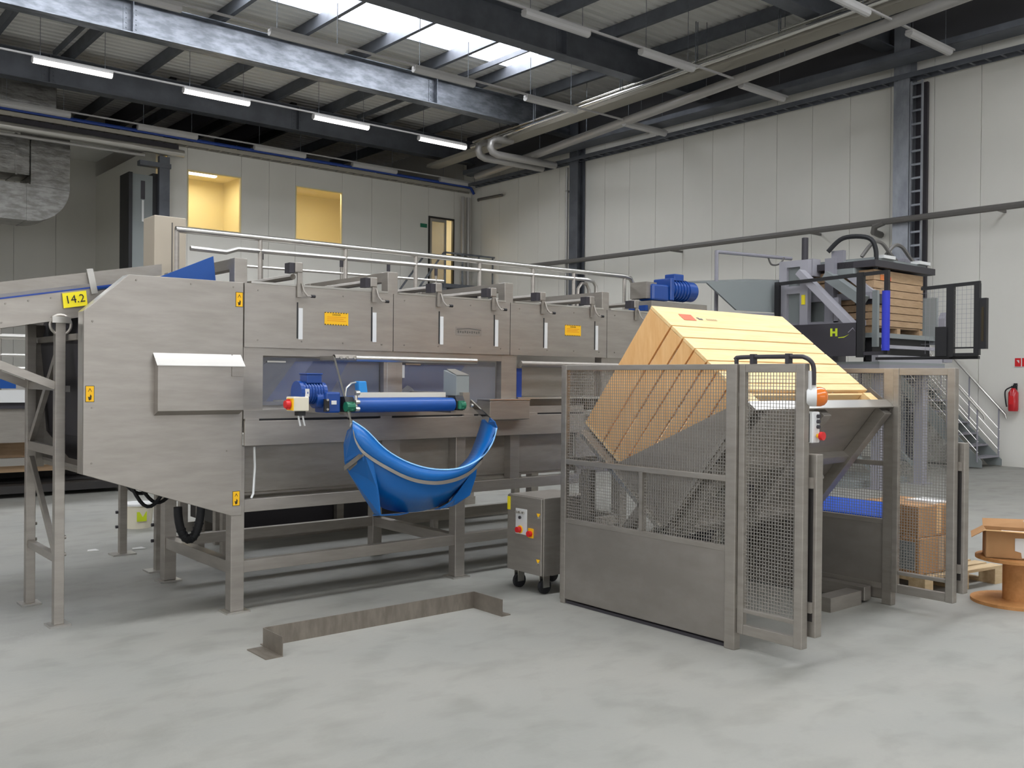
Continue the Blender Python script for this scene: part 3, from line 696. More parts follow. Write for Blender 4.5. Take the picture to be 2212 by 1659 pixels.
# ================================================================== INFEED CONVEYOR
t = thing('infeed_conveyor', 'inclined stainless infeed conveyor with blue belt entering from the left, sign 14.2', 'conveyor', (1.6, 6.9, 0))
def inc(x, dz): return 2.12+(x-1.66)*.195+dz
def slab(x0, x1, y0, y1, a, b): return B().prism([(x0, y0, inc(x0, a)), (x1, y0, inc(x1, a)), (x1, y0, inc(x1, b)), (x0, y0, inc(x0, b))], (0, y1-y0, 0))
for y0 in (6.49, 7.24):
    slab(-2.2, 1.86, y0, y0+.02, -.17, .01).build('side_plate', 'steel', t)
    slab(-2.2, 1.86, y0-.02 if y0 < 7 else y0+.02, y0 if y0 < 7 else y0+.04, -.17, -.15).build('bottom_flange', 'steel', t)
    slab(-2.2, 2.3, y0+.01, y0+.02, .04, .115).build('guard', 'steel_dk', t)
slab(-2.2, 2.0, 6.51, 7.24, -.004, .012).build('belt', 'blue_belt', t)
slab(-2.2, 2.0, 6.484, 6.498, .008, .018).build('belt_edge', 'blue_dk', t)
slab(-2.2, 1.86, 6.51, 7.24, -.16, -.15).build('bottom_plate', 'dark', t)
for x in (.3, 1.86): B().beam((x-.03, 6.485, inc(x, .13)), (x+.0, 6.475, inc(x, -.03)), .008, .04, (1, 0, 0)).build('guard_bracket', 'steel_lt', t)
bo = B()
for i in range(16):
    x = 1.6-i*.13
    bo.cyl((x, 6.482, inc(x, -.022)), (x, 6.49, inc(x, -.022)), .006, 6)
    if i > 1: bo.cyl((x-.02, 6.482, inc(x, -.14)), (x-.02, 6.49, inc(x, -.14)), .006, 6)
bo.build('bolts', 'steel_dk', t, kind='stuff')
for y in (6.47, 7.2):
    for xo in (0, -2.6):
        lg = B().box(1.625+xo, 1.685+xo, y, y+.06, .012, inc(1.65+xo, -.17)).build('leg', 'steel', t, bevel=.003)
        B().box(1.59+xo, 1.72+xo, y-.04, y+.1, 0, .012).build('foot_plate', 'steel_lt', lg)
        for z in (.45, .56): B().cyl((1.685+xo, y+.03, z), (1.70+xo, y+.03, z), .012, 8).build('bolt', 'steel_dk', lg)
    B().beam((.2, y+.03, 2.11), (1.63, y+.03, 1.53), .03, .05).build('strut', 'steel', t)
for xo in (0, -2.6):
    for z, h in ((.40, .05), (1.08, .06), (1.5, .05)): B().box(1.635+xo, 1.675+xo, 6.53, 7.2, z, z+h).build('tie_bar', 'steel', t)
    B().beam((1.655+xo, 7.2, 1.02), (1.655+xo, 6.53, .42), .03, .045).build('diagonal', 'steel', t)
    B().beam((1.655+xo, 7.2, 1.15), (1.655+xo, 6.53, 1.75), .03, .045).build('diagonal', 'steel', t)
    zc = inc(1.655+xo, -.2)
    ring = [(1.655+xo+.062*math.cos(a*math.pi/10), 6.48, zc+.062*math.sin(a*math.pi/10)) for a in range(21)]
    B().tube(ring, .010, 6).build('bearing_ring', 'steel', t, smooth=True)
    B().cyl((1.655+xo, 6.484, zc), (1.655+xo, 6.489, zc), .05, 16).build('dark_disc', 'charcoal', t)
    B().box(1.60+xo, 1.71+xo, 6.45, 6.485, zc+.01, zc+.05).build('bearing_block', 'steel_lt', t)
B().box(1.685, 1.72, 6.5, 6.6, 1.49, 1.53).build('link', 'steel_lt', t)
dz = .195*.14
sg = B().prism([(1.672, 6.470, 2.024), (1.815, 6.470, 2.024+dz), (1.805, 6.470, 2.118+dz), (1.662, 6.470, 2.118)], (0, .008, 0)).build('number_plate', 'yellow2', t)
ca, sa = math.cos(.19), math.sin(.19)
text('number', '14.2', .072, (1.738, 6.4688, 2.085), ((ca, -sa, 0), (0, 0, -1), (sa, ca, 0)), 'black', sg)
bucket = thing('bucket', 'small pale plastic bucket on the floor under the machine, far left', 'bucket', (3.38, 10.2, 0))
B().tube([(3.38, 10.2, 0), (3.38, 10.2, .25)], [.13, .16], 16).build('pail', 'cream', bucket, smooth=True)
B().tube([(3.38, 10.2, .24), (3.38, 10.2, .26)], .168, 16).build('rim', 'white', bucket); B().box(3.32, 3.42, 10.055, 10.06, .08, .18).build('print', 'lime', bucket)
# hose loops hanging under the machine
t = thing('cable_loop', 'thick black corrugated hose hanging in a loop below the machine', 'hose', (2.62, 6.7, .5))
pts = []
for i in range(15):
    a = math.pi*i/14; pts.append((2.60-.085*math.cos(a), 6.75, .66-.24*math.sin(a)))
B().tube(pts, .03, 10).build('hose', 'rubber', t, smooth=True)
rg = B()
for i in range(3, 12):
    p, q = Vector(pts[i]), Vector(pts[i+1]); c = (p+q)/2; d = (q-p).normalized()*.006; rg.cyl(c-d, c+d, .034, 10)
rg.build('ribs', 'rubber', t)
for k, (x0, x1, z) in enumerate(((2.22, 2.48, .60), (2.30, 2.56, .64), (2.2, 2.44, .68))):
    pts = [(x0+(x1-x0)*i/10, 6.9+k*.05, .86-.27*(x0+(x1-x0)*i/10-2.2)-((.86-.1)-z)*math.sin(math.pi*i/10)) for i in range(11)]
    tag(B().tube(pts, .014, 6).build('cable_loop', 'rubber', smooth=True), 'thin black cable sagging below the machine, %s of the bunch' % ('left', 'right', 'uppermost')[k], 'cable')

# ================================================================== OUTFEED BELT
t = thing('outfeed_conveyor', 'short blue cross belt sticking out of the machine above the hanging chute', 'conveyor', (3.6, 5.75, 1.4))
pr = []
for i in range(9):
    a = math.pi/2+math.pi*i/8; pr.append((5.445+.045*math.cos(a), 1.415+.047*math.sin(a)))
pr = [(6.35, 1.462)]+pr+[(6.35, 1.368)]
B().prism([(3.185, y, z) for y, z in pr], (.80, 0, 0)).build('belt', 'blue_belt', t, smooth=True)
B().box(3.26, 3.98, 5.52, 5.54, 1.466, 1.50).build('rear_lip', 'cream', t)
for x0, x1 in ((3.13, 3.18), (3.99, 4.035)): B().box(x0, x1, 5.47, 6.3, 1.355, 1.43).build('side_frame', 'steel_dk', t)
for xa, xb in ((3.10, 3.165), (3.99, 4.06)):
    B().prism([(xa, 5.40, 1.375), (xa, 5.40, 1.44), (xa, 5.42, 1.475), (xa, 5.50, 1.475), (xa, 5.52, 1.44), (xa, 5.52, 1.375)], (xb-xa, 0, 0)).build('bearing_housing', 'black', t)
    B().cyl((xa-.004 if xa < 3.5 else xa+.02, 5.396, 1.41), (xb-.01, 5.396, 1.41), .032, 12).build('bearing_cap', 'green', t)
    B().tube([((xa+xb)/2, 5.397, 1.44), ((xa+xb)/2, 5.392, 1.385)], .026, 10).build('bearing_face', 'green', t)
B().box(4.06, 4.12, 5.42, 6.1, 1.37, 1.5).build('side_guard', 'steel', t)
gp = B().prism([(4.03, 5.46, 1.475), (4.03, 5.62, 1.475), (4.03, 5.62, 1.66), (4.03, 5.46, 1.62)], (.115, 0, 0)); gp.build('guard_plate', 'grey_blue', t, bevel=.004)
B().prism([(4.03, 5.458, 1.623), (4.145, 5.458, 1.623), (4.125, 5.60, 1.665), (4.05, 5.60, 1.665)], (0, .006, .004)).build('guard_top', 'steel_lt', t)
# drive
m = B().cyl((2.82, 5.52, 1.50), (3.0, 5.52, 1.50), .068, 20).build('motor', 'blue_motor', t, smooth=True)
fb = B()
for i in range(7): fb.cyl((2.85+i*.02, 5.52, 1.5), (2.857+i*.02, 5.52, 1.5), .074, 20)
fb.build('cooling_fins', 'blue_motor', m)
B().cyl((2.81, 5.52, 1.50), (2.835, 5.52, 1.5), .076, 20).build('fan_cover', 'blue_motor', m)
B().box(2.86, 2.965, 5.47, 5.57, 1.56, 1.615).build('terminal_box', 'blue_motor', m, bevel=.006)
B().box(2.855, 2.97, 5.465, 5.575, 1.615, 1.625).build('terminal_lid', 'blue_motor', m, bevel=.004)
B().box(2.835, 2.865, 5.447, 5.455, 1.475, 1.525).build('type_plate', 'paper', m)
g = B().box(2.97, 3.075, 5.42, 5.58, 1.37, 1.505).build('gearbox', 'blue_motor', t, bevel=.012)
B().cyl((2.92, 5.50, 1.46), (3.0, 5.50, 1.46), .06, 16).build('gearbox_neck', 'blue_motor', g, smooth=True)
B().box(3.005, 3.04, 5.412, 5.42, 1.425, 1.45).build('type_plate', 'paper', g)
B().box(2.95, 2.985, 5.405, 5.42, 1.38, 1.46).build('dark_cover', 'black', g)
for z in (1.395, 1.455): B().cyl((2.968, 5.395, z), (2.968, 5.408, z), .008, 8).build('bolt', 'steel_lt', g)
sw = B().box(2.745, 2.855, 5.43, 5.53, 1.385, 1.475).build('switch_box', 'cream', t, bevel=.006)
B().prism([(2.738, 5.425, 1.39), (2.738, 5.505, 1.39), (2.738, 5.505, 1.465), (2.738, 5.425, 1.465)], (.008, 0, 0)).build('switch_plate', 'yellow', sw)
B().cyl((2.735, 5.462, 1.428), (2.705, 5.462, 1.428), .026, 14).build('switch_knob', 'red', sw)
B().box(2.715, 2.735, 5.455, 5.469, 1.395, 1.46).build('knob_handle', 'red', sw)
B().box(2.79, 2.84, 5.45, 5.5, 1.355, 1.385).build('gland_block', 'black', sw)
for x in (2.80, 2.83): B().tube([(x, 5.47, 1.36), (x+.005, 5.47, 1.33), (x+.015, 5.47, 1.29)], .006, 6).build('cable', 'white', sw)
B().cyl((3.175, 5.40, 1.40), (3.175, 5.40, 1.50), .012, 8).build('tension_rod', 'steel_lt', t)
for z in (1.395, 1.44, 1.5): B().cyl((3.16, 5.385, z), (3.19, 5.385, z), .016, 8).build('tension_nut', 'steel_lt', t)
se = B().prism([(3.30, 5.56, 1.475), (3.365, 5.56, 1.475), (3.35, 5.56, 1.575), (3.29, 5.56, 1.575)], (0, .06, 0)).build('sensor', 'sky_blue', t, bevel=.006)
B().tube([(3.285, 5.59, 1.565), (3.25, 5.59, 1.56), (3.215, 5.59, 1.53), (3.205, 5.59, 1.47)], .008, 6).build('sensor_pipe', 'steel_lt', se, smooth=True)

# ================================================================== HANGING CHUTE
t = thing('hanging_chute', 'bright blue plastic chute hanging like a bowl below the cross belt', 'chute', (3.65, 5.4, 1.7))
B().cyl((3.29, 5.90, 1.735), (4.545, 5.90, 1.735), .022, 10).build('hanger_tube', 'steel_lt', t, smooth=True)
B().cyl((3.29, 5.90, 1.735), (3.46, 5.90, 1.735), .026, 10).build('tube_sleeve', 'steel_dk', t)
for x in (3.33, 3.38, 3.44): B().cyl((x, 5.865, 1.74), (x, 5.935, 1.74), .012, 8).build('clamp_bolt', 'steel_lt', t)
for x in (3.30, 4.53): B().box(x-.012, x+.012, 5.9, 6.1, 1.72, 1.75).build('wall_bracket', 'steel', t)
B().beam((3.29, 5.90, 1.735), (3.065, 5.27, 1.30), .012, .03).build('arm', 'chrome', t)
B().box(4.12, 4.15, 5.60, 6.1, 1.39, 1.42).build('arm_bracket', 'steel', t)
B().beam((4.28, 5.62, 1.425), (4.255, 5.36, 1.30), .012, .04).build('arm', 'chrome', t)
B().cyl((4.26, 5.6, 1.40), (4.30, 5.6, 1.40), .014, 8).build('pivot_bolt', 'steel_lt', t)
def smooth_pts(p, n=6):
    p = [Vector(a) for a in p]; out = []
    for i in range(len(p)-1):
        a, b, c, d = p[max(i-1, 0)], p[i], p[i+1], p[min(i+2, len(p)-1)]
        for k in range(n):
            u = k/n; out.append(.5*((2*b)+(c-a)*u+(2*a-5*b+4*c-d)*u*u+(3*b-a-3*c+d)*u**3))
    return out+[p[-1]]
near = [(3.075,5.27,1.323),(3.16,5.24,1.262),(3.3,5.22,1.132),(3.479,5.21,1.039),(3.684,5.21,.988),(3.897,5.22,.986),(4.078,5.24,1.041),(4.189,5.25,1.135),(4.243,5.26,1.248)]
strap = [(3.07,5.262,1.26),(3.081,5.24,1.191),(3.139,5.23,1.116),(3.294,5.215,1.019),(3.474,5.205,.936),(3.659,5.205,.90),(3.832,5.215,.908),(3.98,5.23,.95),(4.09,5.245,1.02)]
low = [(3.16,5.27,1.07),(3.235,5.33,.97),(3.30,5.38,.85),(3.36,5.40,.75),(3.50,5.41,.70),(3.68,5.41,.685),(3.86,5.41,.715),(3.98,5.40,.79),(4.10,5.33,.98)]
N_, S_, L_ = smooth_pts(near), smooth_pts(strap), smooth_pts(low)
lip = [Vector(a)+(Vector(b)-Vector(a))*0 for a, b in zip(N_, S_)]
sb = B(); sb.quadstrip(N_, S_); sb.quadstrip(S_, L_)
sb.build('front_sheet', 'blue_sheet', t, smooth=True, solid=.008)
B().tube(N_, .006, 6).build('edge_highlight', 'blue_glint', t, smooth=True)  # pale tube painted in for the highlight along the near lip
up = Vector((0, -.009, 0))
B().quadstrip([p+up+Vector((0, 0, .012)) for p in S_], [p+up-Vector((0, 0, .012)) for p in S_]).build('strap', 'steel_dk', t, solid=.003)
# rear edge of the bowl and the sheet between the two edges
back = [(3.14,5.56,1.27),(3.22,5.56,1.16),(3.36,5.52,1.0),(3.54,5.45,.92),(3.74,5.40,.90),(3.95,5.42,.93),(4.14,5.47,1.02),(4.235,5.5,1.14),(4.30,5.5,1.30)]
Bk = smooth_pts(back)
sh = B(); sh.quadstrip(N_[14:], Bk[14:])
sh.build('inner_sheet', 'blue_sheet', t, smooth=True, solid=.008)
rt = [(4.243,5.26,1.248),(4.225,5.265,1.295),(4.29,5.45,1.335),(4.335,5.5,1.33),(4.30,5.5,1.28)]
B().prism(rt, (.006, -.003, 0)).build('end_tab', 'blue_sheet', t)
# left flap with its strap, right flap, bottom folds
lfl = B()
lfl.prism([(3.075,5.262,1.29),(3.187,5.52,1.249),(3.160,5.52,1.158),(3.168,5.52,1.036),(3.13,5.225,1.13)], (-.006, 0, 0))
lfl.prism([(3.13,5.225,1.13),(3.168,5.52,1.036),(3.19,5.5,.968),(3.279,5.45,.799),(3.325,5.40,.70),(3.285,5.26,.71),(3.255,5.235,.85),(3.20,5.22,1.06)], (-.006, 0, 0))
lfl.build('left_flap', 'blue_sheet', t)
B().beam((3.13,5.232,1.115), (3.152,5.50,1.0), .03, .006, (1, 0, 0)).build('flap_strap', 'steel_dk', t)
B().prism([(3.14,5.225,1.125),(3.165,5.225,1.105),(3.19,5.49,.985),(3.165,5.49,1.03)], (-.014, -.008, 0)).build('flap_strap', 'steel_dk', t)
B().prism([(4.10,5.27,1.02),(4.221,5.45,1.0),(4.205,5.45,.887),(4.152,5.45,.757),(4.028,5.45,.699),(3.907,5.43,.683),(3.95,5.33,.80)], (.006, .006, 0)).build('right_flap', 'blue_sheet', t)
B().prism([(3.285,5.262,.712),(3.32,5.42,.690),(3.60,5.41,.684),(3.47,5.33,.690)], (0, 0, -.006)).build('bottom_fold', 'blue_sheet', t)
B().prism([(3.82,5.35,.70),(3.96,5.36,.76),(3.99,5.43,.70),(3.82,5.42,.69)], (0, 0, -.006)).build('bottom_fold', 'blue_sheet', t)

# ================================================================== ANGLE IRON FRAME ON THE FLOOR
t = thing('floor_stop_frame', 'flat U of steel angle lying on the floor in front of the machine', 'frame', (3.25, 5.2, 0))
hh = .115
B().box(2.47, 4.035, 5.24, 5.246, 0, hh).build('back_bar', 'steel_floor', t); B().box(2.476, 4.03, 5.246, 5.30, 0, .006).build('back_flange', 'steel_floor', t)
B().box(2.464, 2.47, 4.99, 5.24, 0, hh).build('left_arm', 'steel_floor', t); B().box(2.365, 2.464, 4.99, 5.24, 0, .006).build('left_flange', 'steel_floor', t)
B().box(4.035, 4.041, 4.93, 5.24, 0, hh).build('right_arm', 'steel_floor', t); B().box(4.041, 4.11, 4.93, 5.24, 0, .006).build('right_flange', 'steel_floor', t)

# ================================================================== CONTROL CABINET
t = thing('control_cabinet', 'steel control cabinet on castors beside the wire mesh fence', 'cabinet', (4.85, 5.4, 0))
cx0, cy0, cy1, cz0, cz1 = 4.66, 5.215, 5.62, .14, .72
B().box(cx0, 5.12, cy0, cy1, cz0, cz1).build('body', 'steel_dk', t, bevel=.006)
d = B().box(cx0-.018, cx0, cy0+.005, cy1-.005, cz0+.005, cz1-.005).build('door', 'steel', t, bevel=.005)
pl = B().box(cx0-.024, cx0-.018, 5.385, 5.51, .43, .62).build('button_plate', 'white', d)
for y in (5.49, 5.455, 5.415): B().cyl((cx0-.024, y, .595), (cx0-.04, y, .595), .011, 10).build('push_button', 'steel_lt', pl)
B().cyl((cx0-.024, 5.455, .555), (cx0-.036, 5.455, .555), .012, 10).build('selector', 'charcoal', pl)
B().cyl((cx0-.024, 5.455, .465), (cx0-.03, 5.455, .465), .03, 14).build('stop_collar', 'yellow', pl)
B().cyl((cx0-.03, 5.455, .465), (cx0-.06, 5.455, .465), .022, 14).build('stop_button', 'red', pl)
sw = B().box(cx0-.024, cx0-.018, 5.31, 5.365, .415, .485).build('switch_plate', 'yellow', d)
B().cyl((cx0-.024, 5.337, .447), (cx0-.05, 5.337, .447), .022, 14).build('switch_knob', 'red', sw)
B().box(cx0-.022, cx0-.018, 5.58, 5.612, .60, .70).build('warning_label', 'yellow2', d)
for z in (.605, .265):
    B().prism([(cx0-.021, 5.235, z), (cx0-.021, 5.275, z), (cx0-.021, 5.255, z-.034)], (.003, 0, 0)).build('warning_label', 'yellow', d)
    B().cyl((cx0-.03, 5.252, z-.03), (cx0-.018, 5.252, z-.03), .008, 8).build('lock', 'steel_lt', d)
for x in (4.72, 5.06):
    for y in (5.27, 5.56):
        c = B().cyl((x, y-.014, .055), (x, y+.014, .055), .055, 16).build('castor_wheel', 'rubber', t, smooth=True)
        B().box(x-.03, x+.03, y-.025, y-.018, .05, .14).box(x-.03, x+.03, y+.018, y+.025, .05, .14).build('castor_fork', 'steel_lt', c)

# ================================================================== TIPPING STATION: fence, cradle, crate
def frame_rect(bb, x, y0, y1, z0, z1, w=.04, d=.04):
    bb.box(x-d/2, x+d/2, y0, y0+w, z0, z1).box(x-d/2, x+d/2, y1-w, y1, z0, z1)
    bb.box(x-d/2, x+d/2, y0+w, y1-w, z0, z0+w).box(x-d/2, x+d/2, y0+w, y1-w, z1-w, z1); return bb
def cell_fence(X, label, right=False):
    t = thing('safety_fence', label, 'fence', (X, 4.3, 0), 'mesh fences of the tipping station')
    m = 'steel_dk'
    B().box(X-.03, X+.03, 3.47, 3.545, .0, 1.70).build('post', m, t, bevel=.004)
    B().box(X-.02, X+.02, 4.955, 5.0, .0, 1.70).build('post', m, t, bevel=.004)
    for z, nm in ((1.665, 'top_rail'), (.995, 'middle_rail'), (.575, 'lower_rail')): B().box(X-.02, X+.02, 3.545, 4.955, z, z+.035).build(nm, m, t, bevel=.003)
    B().box(X-.018, X-.008, 3.50, 4.985, .035, .598).build('solid_panel', 'steel_panel', t, bevel=.003)
    if right: B().box(X-.03, X-.018, 3.545, 4.955, .11, .15).build('panel_fold', m, t)
    B().box(X-.004, X+.02, 3.545, 4.955, .03, .07).build('bottom_rail', m, t)
    B().box(X-.02, X+.02, 4.22, 4.25, .61, .995).build('stud', m, t)
    if not right: B().box(X-.004, X+.03, 3.5, 5.0, .0, .02).build('floor_plate', 'charcoal', t)
    B().wires((X, 3.545, .61), (0, 1.41, 0), (0, 0, .385), .0198, .0016).build('lower_mesh', 'wire', t, kind='stuff')
    B().wires((X, 3.545, 1.03), (0, 1.41, 0), (0, 0, .635), .0198, .0016).build('upper_mesh', 'wire', t, kind='stuff')
    return t
cell_fence(4.65, 'left mesh fence of the tipping station, solid steel panel at its foot')
cell_fence(6.47, 'right mesh fence of the tipping station, beyond the tilted crate', True)
def wing(X, label, lowpost=True):
    t = thing('fence_wing', label, 'fence', (X, 3.25, 0), 'fence wings beside the opening')
    m = 'steel_dk'
    B().box(X-.028, X+.028, 3.02, 3.075, .0 if False else .10, 1.70).build('outer_post', m, t, bevel=.004)
    B().box(X-.02, X+.02, 3.425, 3.468, .10, 1.70).build('inner_post', m, t, bevel=.004)
    for z, h, nm in ((1.65, .05, 'top_rail'), (.10, .06, 'bottom_rail'), (.23, .025, 'lower_rail')): B().box(X-.018, X+.018, 3.075, 3.425, z, z+h).build(nm, m, t, bevel=.003)
    B().wires((X, 3.075, .255), (0, .35, 0), (0, 0, 1.395), .0198, .0016).build('mesh', 'wire', t, kind='stuff')
    for z in (.25, 1.45): B().box(X-.02, X+.02, 3.468, 3.47, z, z+.08).build('hinge', 'steel_lt', t)
    lp = B().box(X+.05, X+.115, 2.985, 3.06, .16, 1.19).build('light_curtain_housing', m, t, bevel=.004)
    B().box(X+.028, X+.05, 3.0, 3.05, .3, .36).build('housing_bracket', m, lp); B().box(X+.028, X+.05, 3.0, 3.05, 1.0, 1.06).build('housing_bracket', m, lp)
    B().box(X+.046, X+.05, 3.005, 3.04, .25, 1.05).build('lens_strip', 'dark', lp)
    return t
w1 = wing(4.66, 'narrow mesh wing nearest the camera, with orange beacon fixed to its post')
w2 = wing(6.45, 'narrow mesh wing on the far side of the opening, with dark light curtain')
for o in (w1, w2): pass
# beacon, push-button box and cable on the near wing
t = thing('warning_beacon', 'orange warning beacon in a white cup on the near mesh wing', 'beacon', (4.70, 3.0, 1.5))
B().cyl((4.69, 3.045, 1.515), (4.722, 3.0, 1.515), .055, 20).build('cup', 'white', t, smooth=True)
B().tube([(4.722, 3.0, 1.515), (4.735, 2.982, 1.515), (4.747, 2.964, 1.515), (4.754, 2.954, 1.515), (4.758, 2.949, 1.515)], [.055, .055, .047, .032, .012], 20).build('lens', 'orange', t, smooth=True)
B().prism([(4.67, 3.0, 1.55), (4.72, 3.0, 1.55), (4.72, 3.0, 1.64), (4.67, 3.0, 1.66)], (0, .02, 0)).build('bracket', 'white', t)
t = thing('button_box', 'grey push-button box with red stop button on the near mesh wing', 'control box', (4.71, 3.0, 1.35))
B().box(4.69, 4.76, 3.0, 3.085, 1.255, 1.43).build('housing', 'white', t, bevel=.006); B().box(4.682, 4.69, 3.02, 3.09, 1.26, 1.42).build('back_plate', 'black', t)
for z in (1.405, 1.375, 1.345): B().cyl((4.735, 3.0, z), (4.735, 2.985, z), .011, 10).build('push_button', 'charcoal', t); 
B().cyl((4.735, 3.0, 1.295), (4.735, 2.98, 1.295), .012, 10).build('stop_stem', 'yellow', t); B().cyl((4.735, 2.98, 1.295), (4.735, 2.96, 1.295), .024, 14).build('stop_button', 'red', t)
pts = [(4.66, 3.5, 1.70), (4.66, 3.5, 1.725), (4.66, 3.47, 1.74), (4.66, 3.10, 1.74), (4.665, 3.04, 1.735), (4.675, 3.005, 1.71), (4.685, 2.995, 1.67), (4.69, 2.998, 1.58)]
t = thing('cable_conduit', 'grey cable conduit bent over the top of the near mesh wing', 'conduit', (4.66, 3.2, 1.72))
B().tube(smooth_pts(pts, 4), .013, 8).build('conduit', 'charcoal', t, smooth=True)
for y in (3.38, 3.14): B().box(4.64, 4.68, y-.012, y+.012, 1.70, 1.758).build('clip', 'charcoal', t)

# local axes of the tilted crate: origin = lower front edge, H = height direction, W = depth direction
H = Vector((0, .789, .614)); Wd = Vector((0, .614, -.789)); O = Vector((0, 3.534, 1.468))
def T(x, h, w): return Vector((x, 0, 0))+O+H*h+Wd*w
def tb(bb, x0, x1, h0, h1, w0, w1):
    c = T((x0+x1)/2, (h0+h1)/2, (w0+w1)/2)
    return bb.obb(c, (abs(x1-x0)/2, 0, 0), H*abs(h1-h0)/2, Wd*abs(w1-w0)/2)
CX0, CX1, CD, CH = 4.85, 6.365, 1.04, 1.042
def crate_boards(t, place, wood_f, wood_s, x0, x1, depth, height, seams, th=.022):
    """place(bb, x0, x1, h0, h1, w0, w1) adds a box in the crate's own axes"""
    edges = [height-s for s in seams]; edges.append(.115)
    for a, b in zip(edges[:-1], edges[1:]):
        j = random.uniform(-.0015, .0015)
        for nm, c, wd in (('front_board', (x0, x1, b+.005, a-.005, 0+j, th+j), wood_f), ('back_board', (x0, x1, b+.005, a-.005, depth-th, depth), wood_f),
                     ('side_board', (x0+.002+j, x0+th+j, b+.007, a-.007, th+.001, depth-th-.001), wood_s), ('side_board', (x1-th, x1-.002, b+.007, a-.007, th+.001, depth-th-.001), wood_s)):
            bb = B(); place(bb, *c); bb.build('board' if nm != 'front_board' else 'board', wd, t, bevel=.002)
    for xx in (x0+th, x1-th-.08):
        for ww in (th+.001, depth-th-.081):
            bb = B(); place(bb, xx, xx+.08, .115, height-.02, ww, ww+.08); bb.build('corner_post', wood_s, t)
    n = 7
    for i in range(n):
        bb = B(); place(bb, x0+.03, x1-.03, .093, .113, .02+i*(depth-.04)/n, .02+(i+.93)*(depth-.04)/n); bb.build('floor_board', wood_f, t)
    for xx in (x0, (x0+x1)/2-.05, x1-.1):
        bb = B(); place(bb, xx, xx+.1, .0, .09, 0.0, depth); bb.build('runner', wood_f, t)
crate = thing('wooden_crate', 'new pine box pallet tilted steeply on the tipper, brightly lit', 'crate', (5.6, 4.2, 1.2), 'wooden crates')
crate_boards(crate, tb, 'wood_lit', 'wood', CX0, CX1, CD, CH, [0, .234, .366, .487, .618, .722, .851])
# print on the top board: a red stamp and a few dark marks
def print_patch(name, m, x0, x1, h0, h1, par):
    bb = B(); tb(bb, x0, x1, h0, h1, -.0035, -.0022); return bb.build(name, m, par)
sp = print_patch('red_stamp', 'stamp', CX0+.20, CX0+.33, .885, .955, crate)
print_patch('dark_mark', 'ink_grey', CX0+.37, CX0+.415, .90, .915, crate); print_patch('dark_mark', 'ink_grey', CX0+.36, CX0+.385, .915, .925, crate)
for i in range(6): print_patch('faint_letter', 'wood_pale', CX0+.46+i*.02, CX0+.474+i*.02, .90, .918, crate)
# cradle of the tipper
cr = thing('crate_tipper', 'stainless tipping cradle and base holding the tilted pine crate', 'tipper', (5.6, 4.3, 0))
def cb(name, m, *c, **k): bb = B(); tb(bb, *c); return bb.build(name, m, cr, **k)
cb('platform', 'steel', 4.78, 6.44, -.03, -.004, -.004, 1.07); cb('lip', 'steel_lt', 4.80, 6.438, -.085, -.003, -.014, -.004, bevel=.002)
cb('back_plate', 'steel_dk', 4.78, 6.44, -.03, .98, 1.055, 1.075)
for x, hf in ((4.79, .02), (6.43, .15)):
    B().prism([T(x, -.08, -.004), T(x, -.03, 1.07), T(x, .60, 1.07), T(x, hf, -.004)], (.008, 0, 0)).build('side_cheek', 'steel_dk', cr)
B().prism([T(4.765, .0, 1.06), T(4.765, .95, 1.06), T(4.765, .95, 1.09), T(4.765, .0, 1.09)], (.02, 0, 0)).build('edge_strip', 'steel_lt', cr)
for x in (4.86, 5.55, 6.32): cb('rib', 'steel_dk', x, x+.09, -.11, -.03, .03, 1.05, bevel=.004)
for w_ in (.45, 1.0): cb('cross_rib', 'steel_dk', 4.8, 6.43, -.09, -.03, w_, w_+.06)
for x in (5.0, 6.2): cb('back_rib', 'steel_dk', x, x+.08, .0, .95, 1.075, 1.15)
# base: floor beams, pivot posts, lifting rams
for x in (4.75, 6.34): B().box(x, x+.09, 3.62, 5.0, .02, .12).build('base_beam', 'steel_dk', cr, bevel=.004)
B().box(4.84, 6.34, 4.88, 4.98, .02, .12).build('base_beam', 'steel_dk', cr); B().box(5.9, 6.30, 3.62, 3.74, .0, .10).build('base_foot', 'steel_dk', cr)
for x in (4.78, 6.36):
    B().beam((x+.03, 4.9, .12), (x+.03, 4.35, .75), .06, .09, (1, 0, 0)).build('pivot_post', 'steel_dk', cr)
    B().box(x, x+.06, 4.86, 4.95, .12, .95).build('pivot_post', 'steel_dk', cr)
for x in (5.05, 6.12):
    B().cyl((x, 4.85, .2), (x, 4.35, .62), .045, 14).build('ram_cylinder', 'steel_lt', cr, smooth=True)
    B().cyl((x, 4.35, .62), tuple(T(x, -.1, .62)), .022, 12).build('ram_rod', 'steel_lt', cr, smooth=True)
B().beam((5.4, 4.7, .1), (5.4, 3.95, .9), .08, .08, (1, 0, 0)).build('push_arm', 'charcoal', cr)
B().box(5.2, 5.6, 4.4, 4.75, .12, .45).build('pump_unit', 'dark', cr, bevel=.01)
# blue belt running on beyond the right fence
t = thing('discharge_conveyor', 'low blue belt conveyor beyond the right mesh fence', 'conveyor', (6.7, 4.3, 0))
B().prism([(6.53, 3.58, .60), (6.88, 3.70, .665), (6.88, 5.9, .665), (6.53, 5.9, .60)], (0, 0, .012)).build('belt', 'blue_bright', t); B().box(6.51, 6.53, 3.6, 5.9, .45, .60).build('side_frame', 'steel_dk', t); B().box(6.88, 6.90, 3.72, 5.9, .45, .66).build('side_frame', 'steel_dk', t)
B().cyl((6.54, 3.62, .55), (6.87, 3.72, .61), .035, 12).build('end_roller', 'black', t, smooth=True)
for x in (6.51, 6.86):
    for y in (4.1, 5.7): B().box(x, x+.04, y, y+.04, 0, .46).build('leg', 'steel_dk', t)
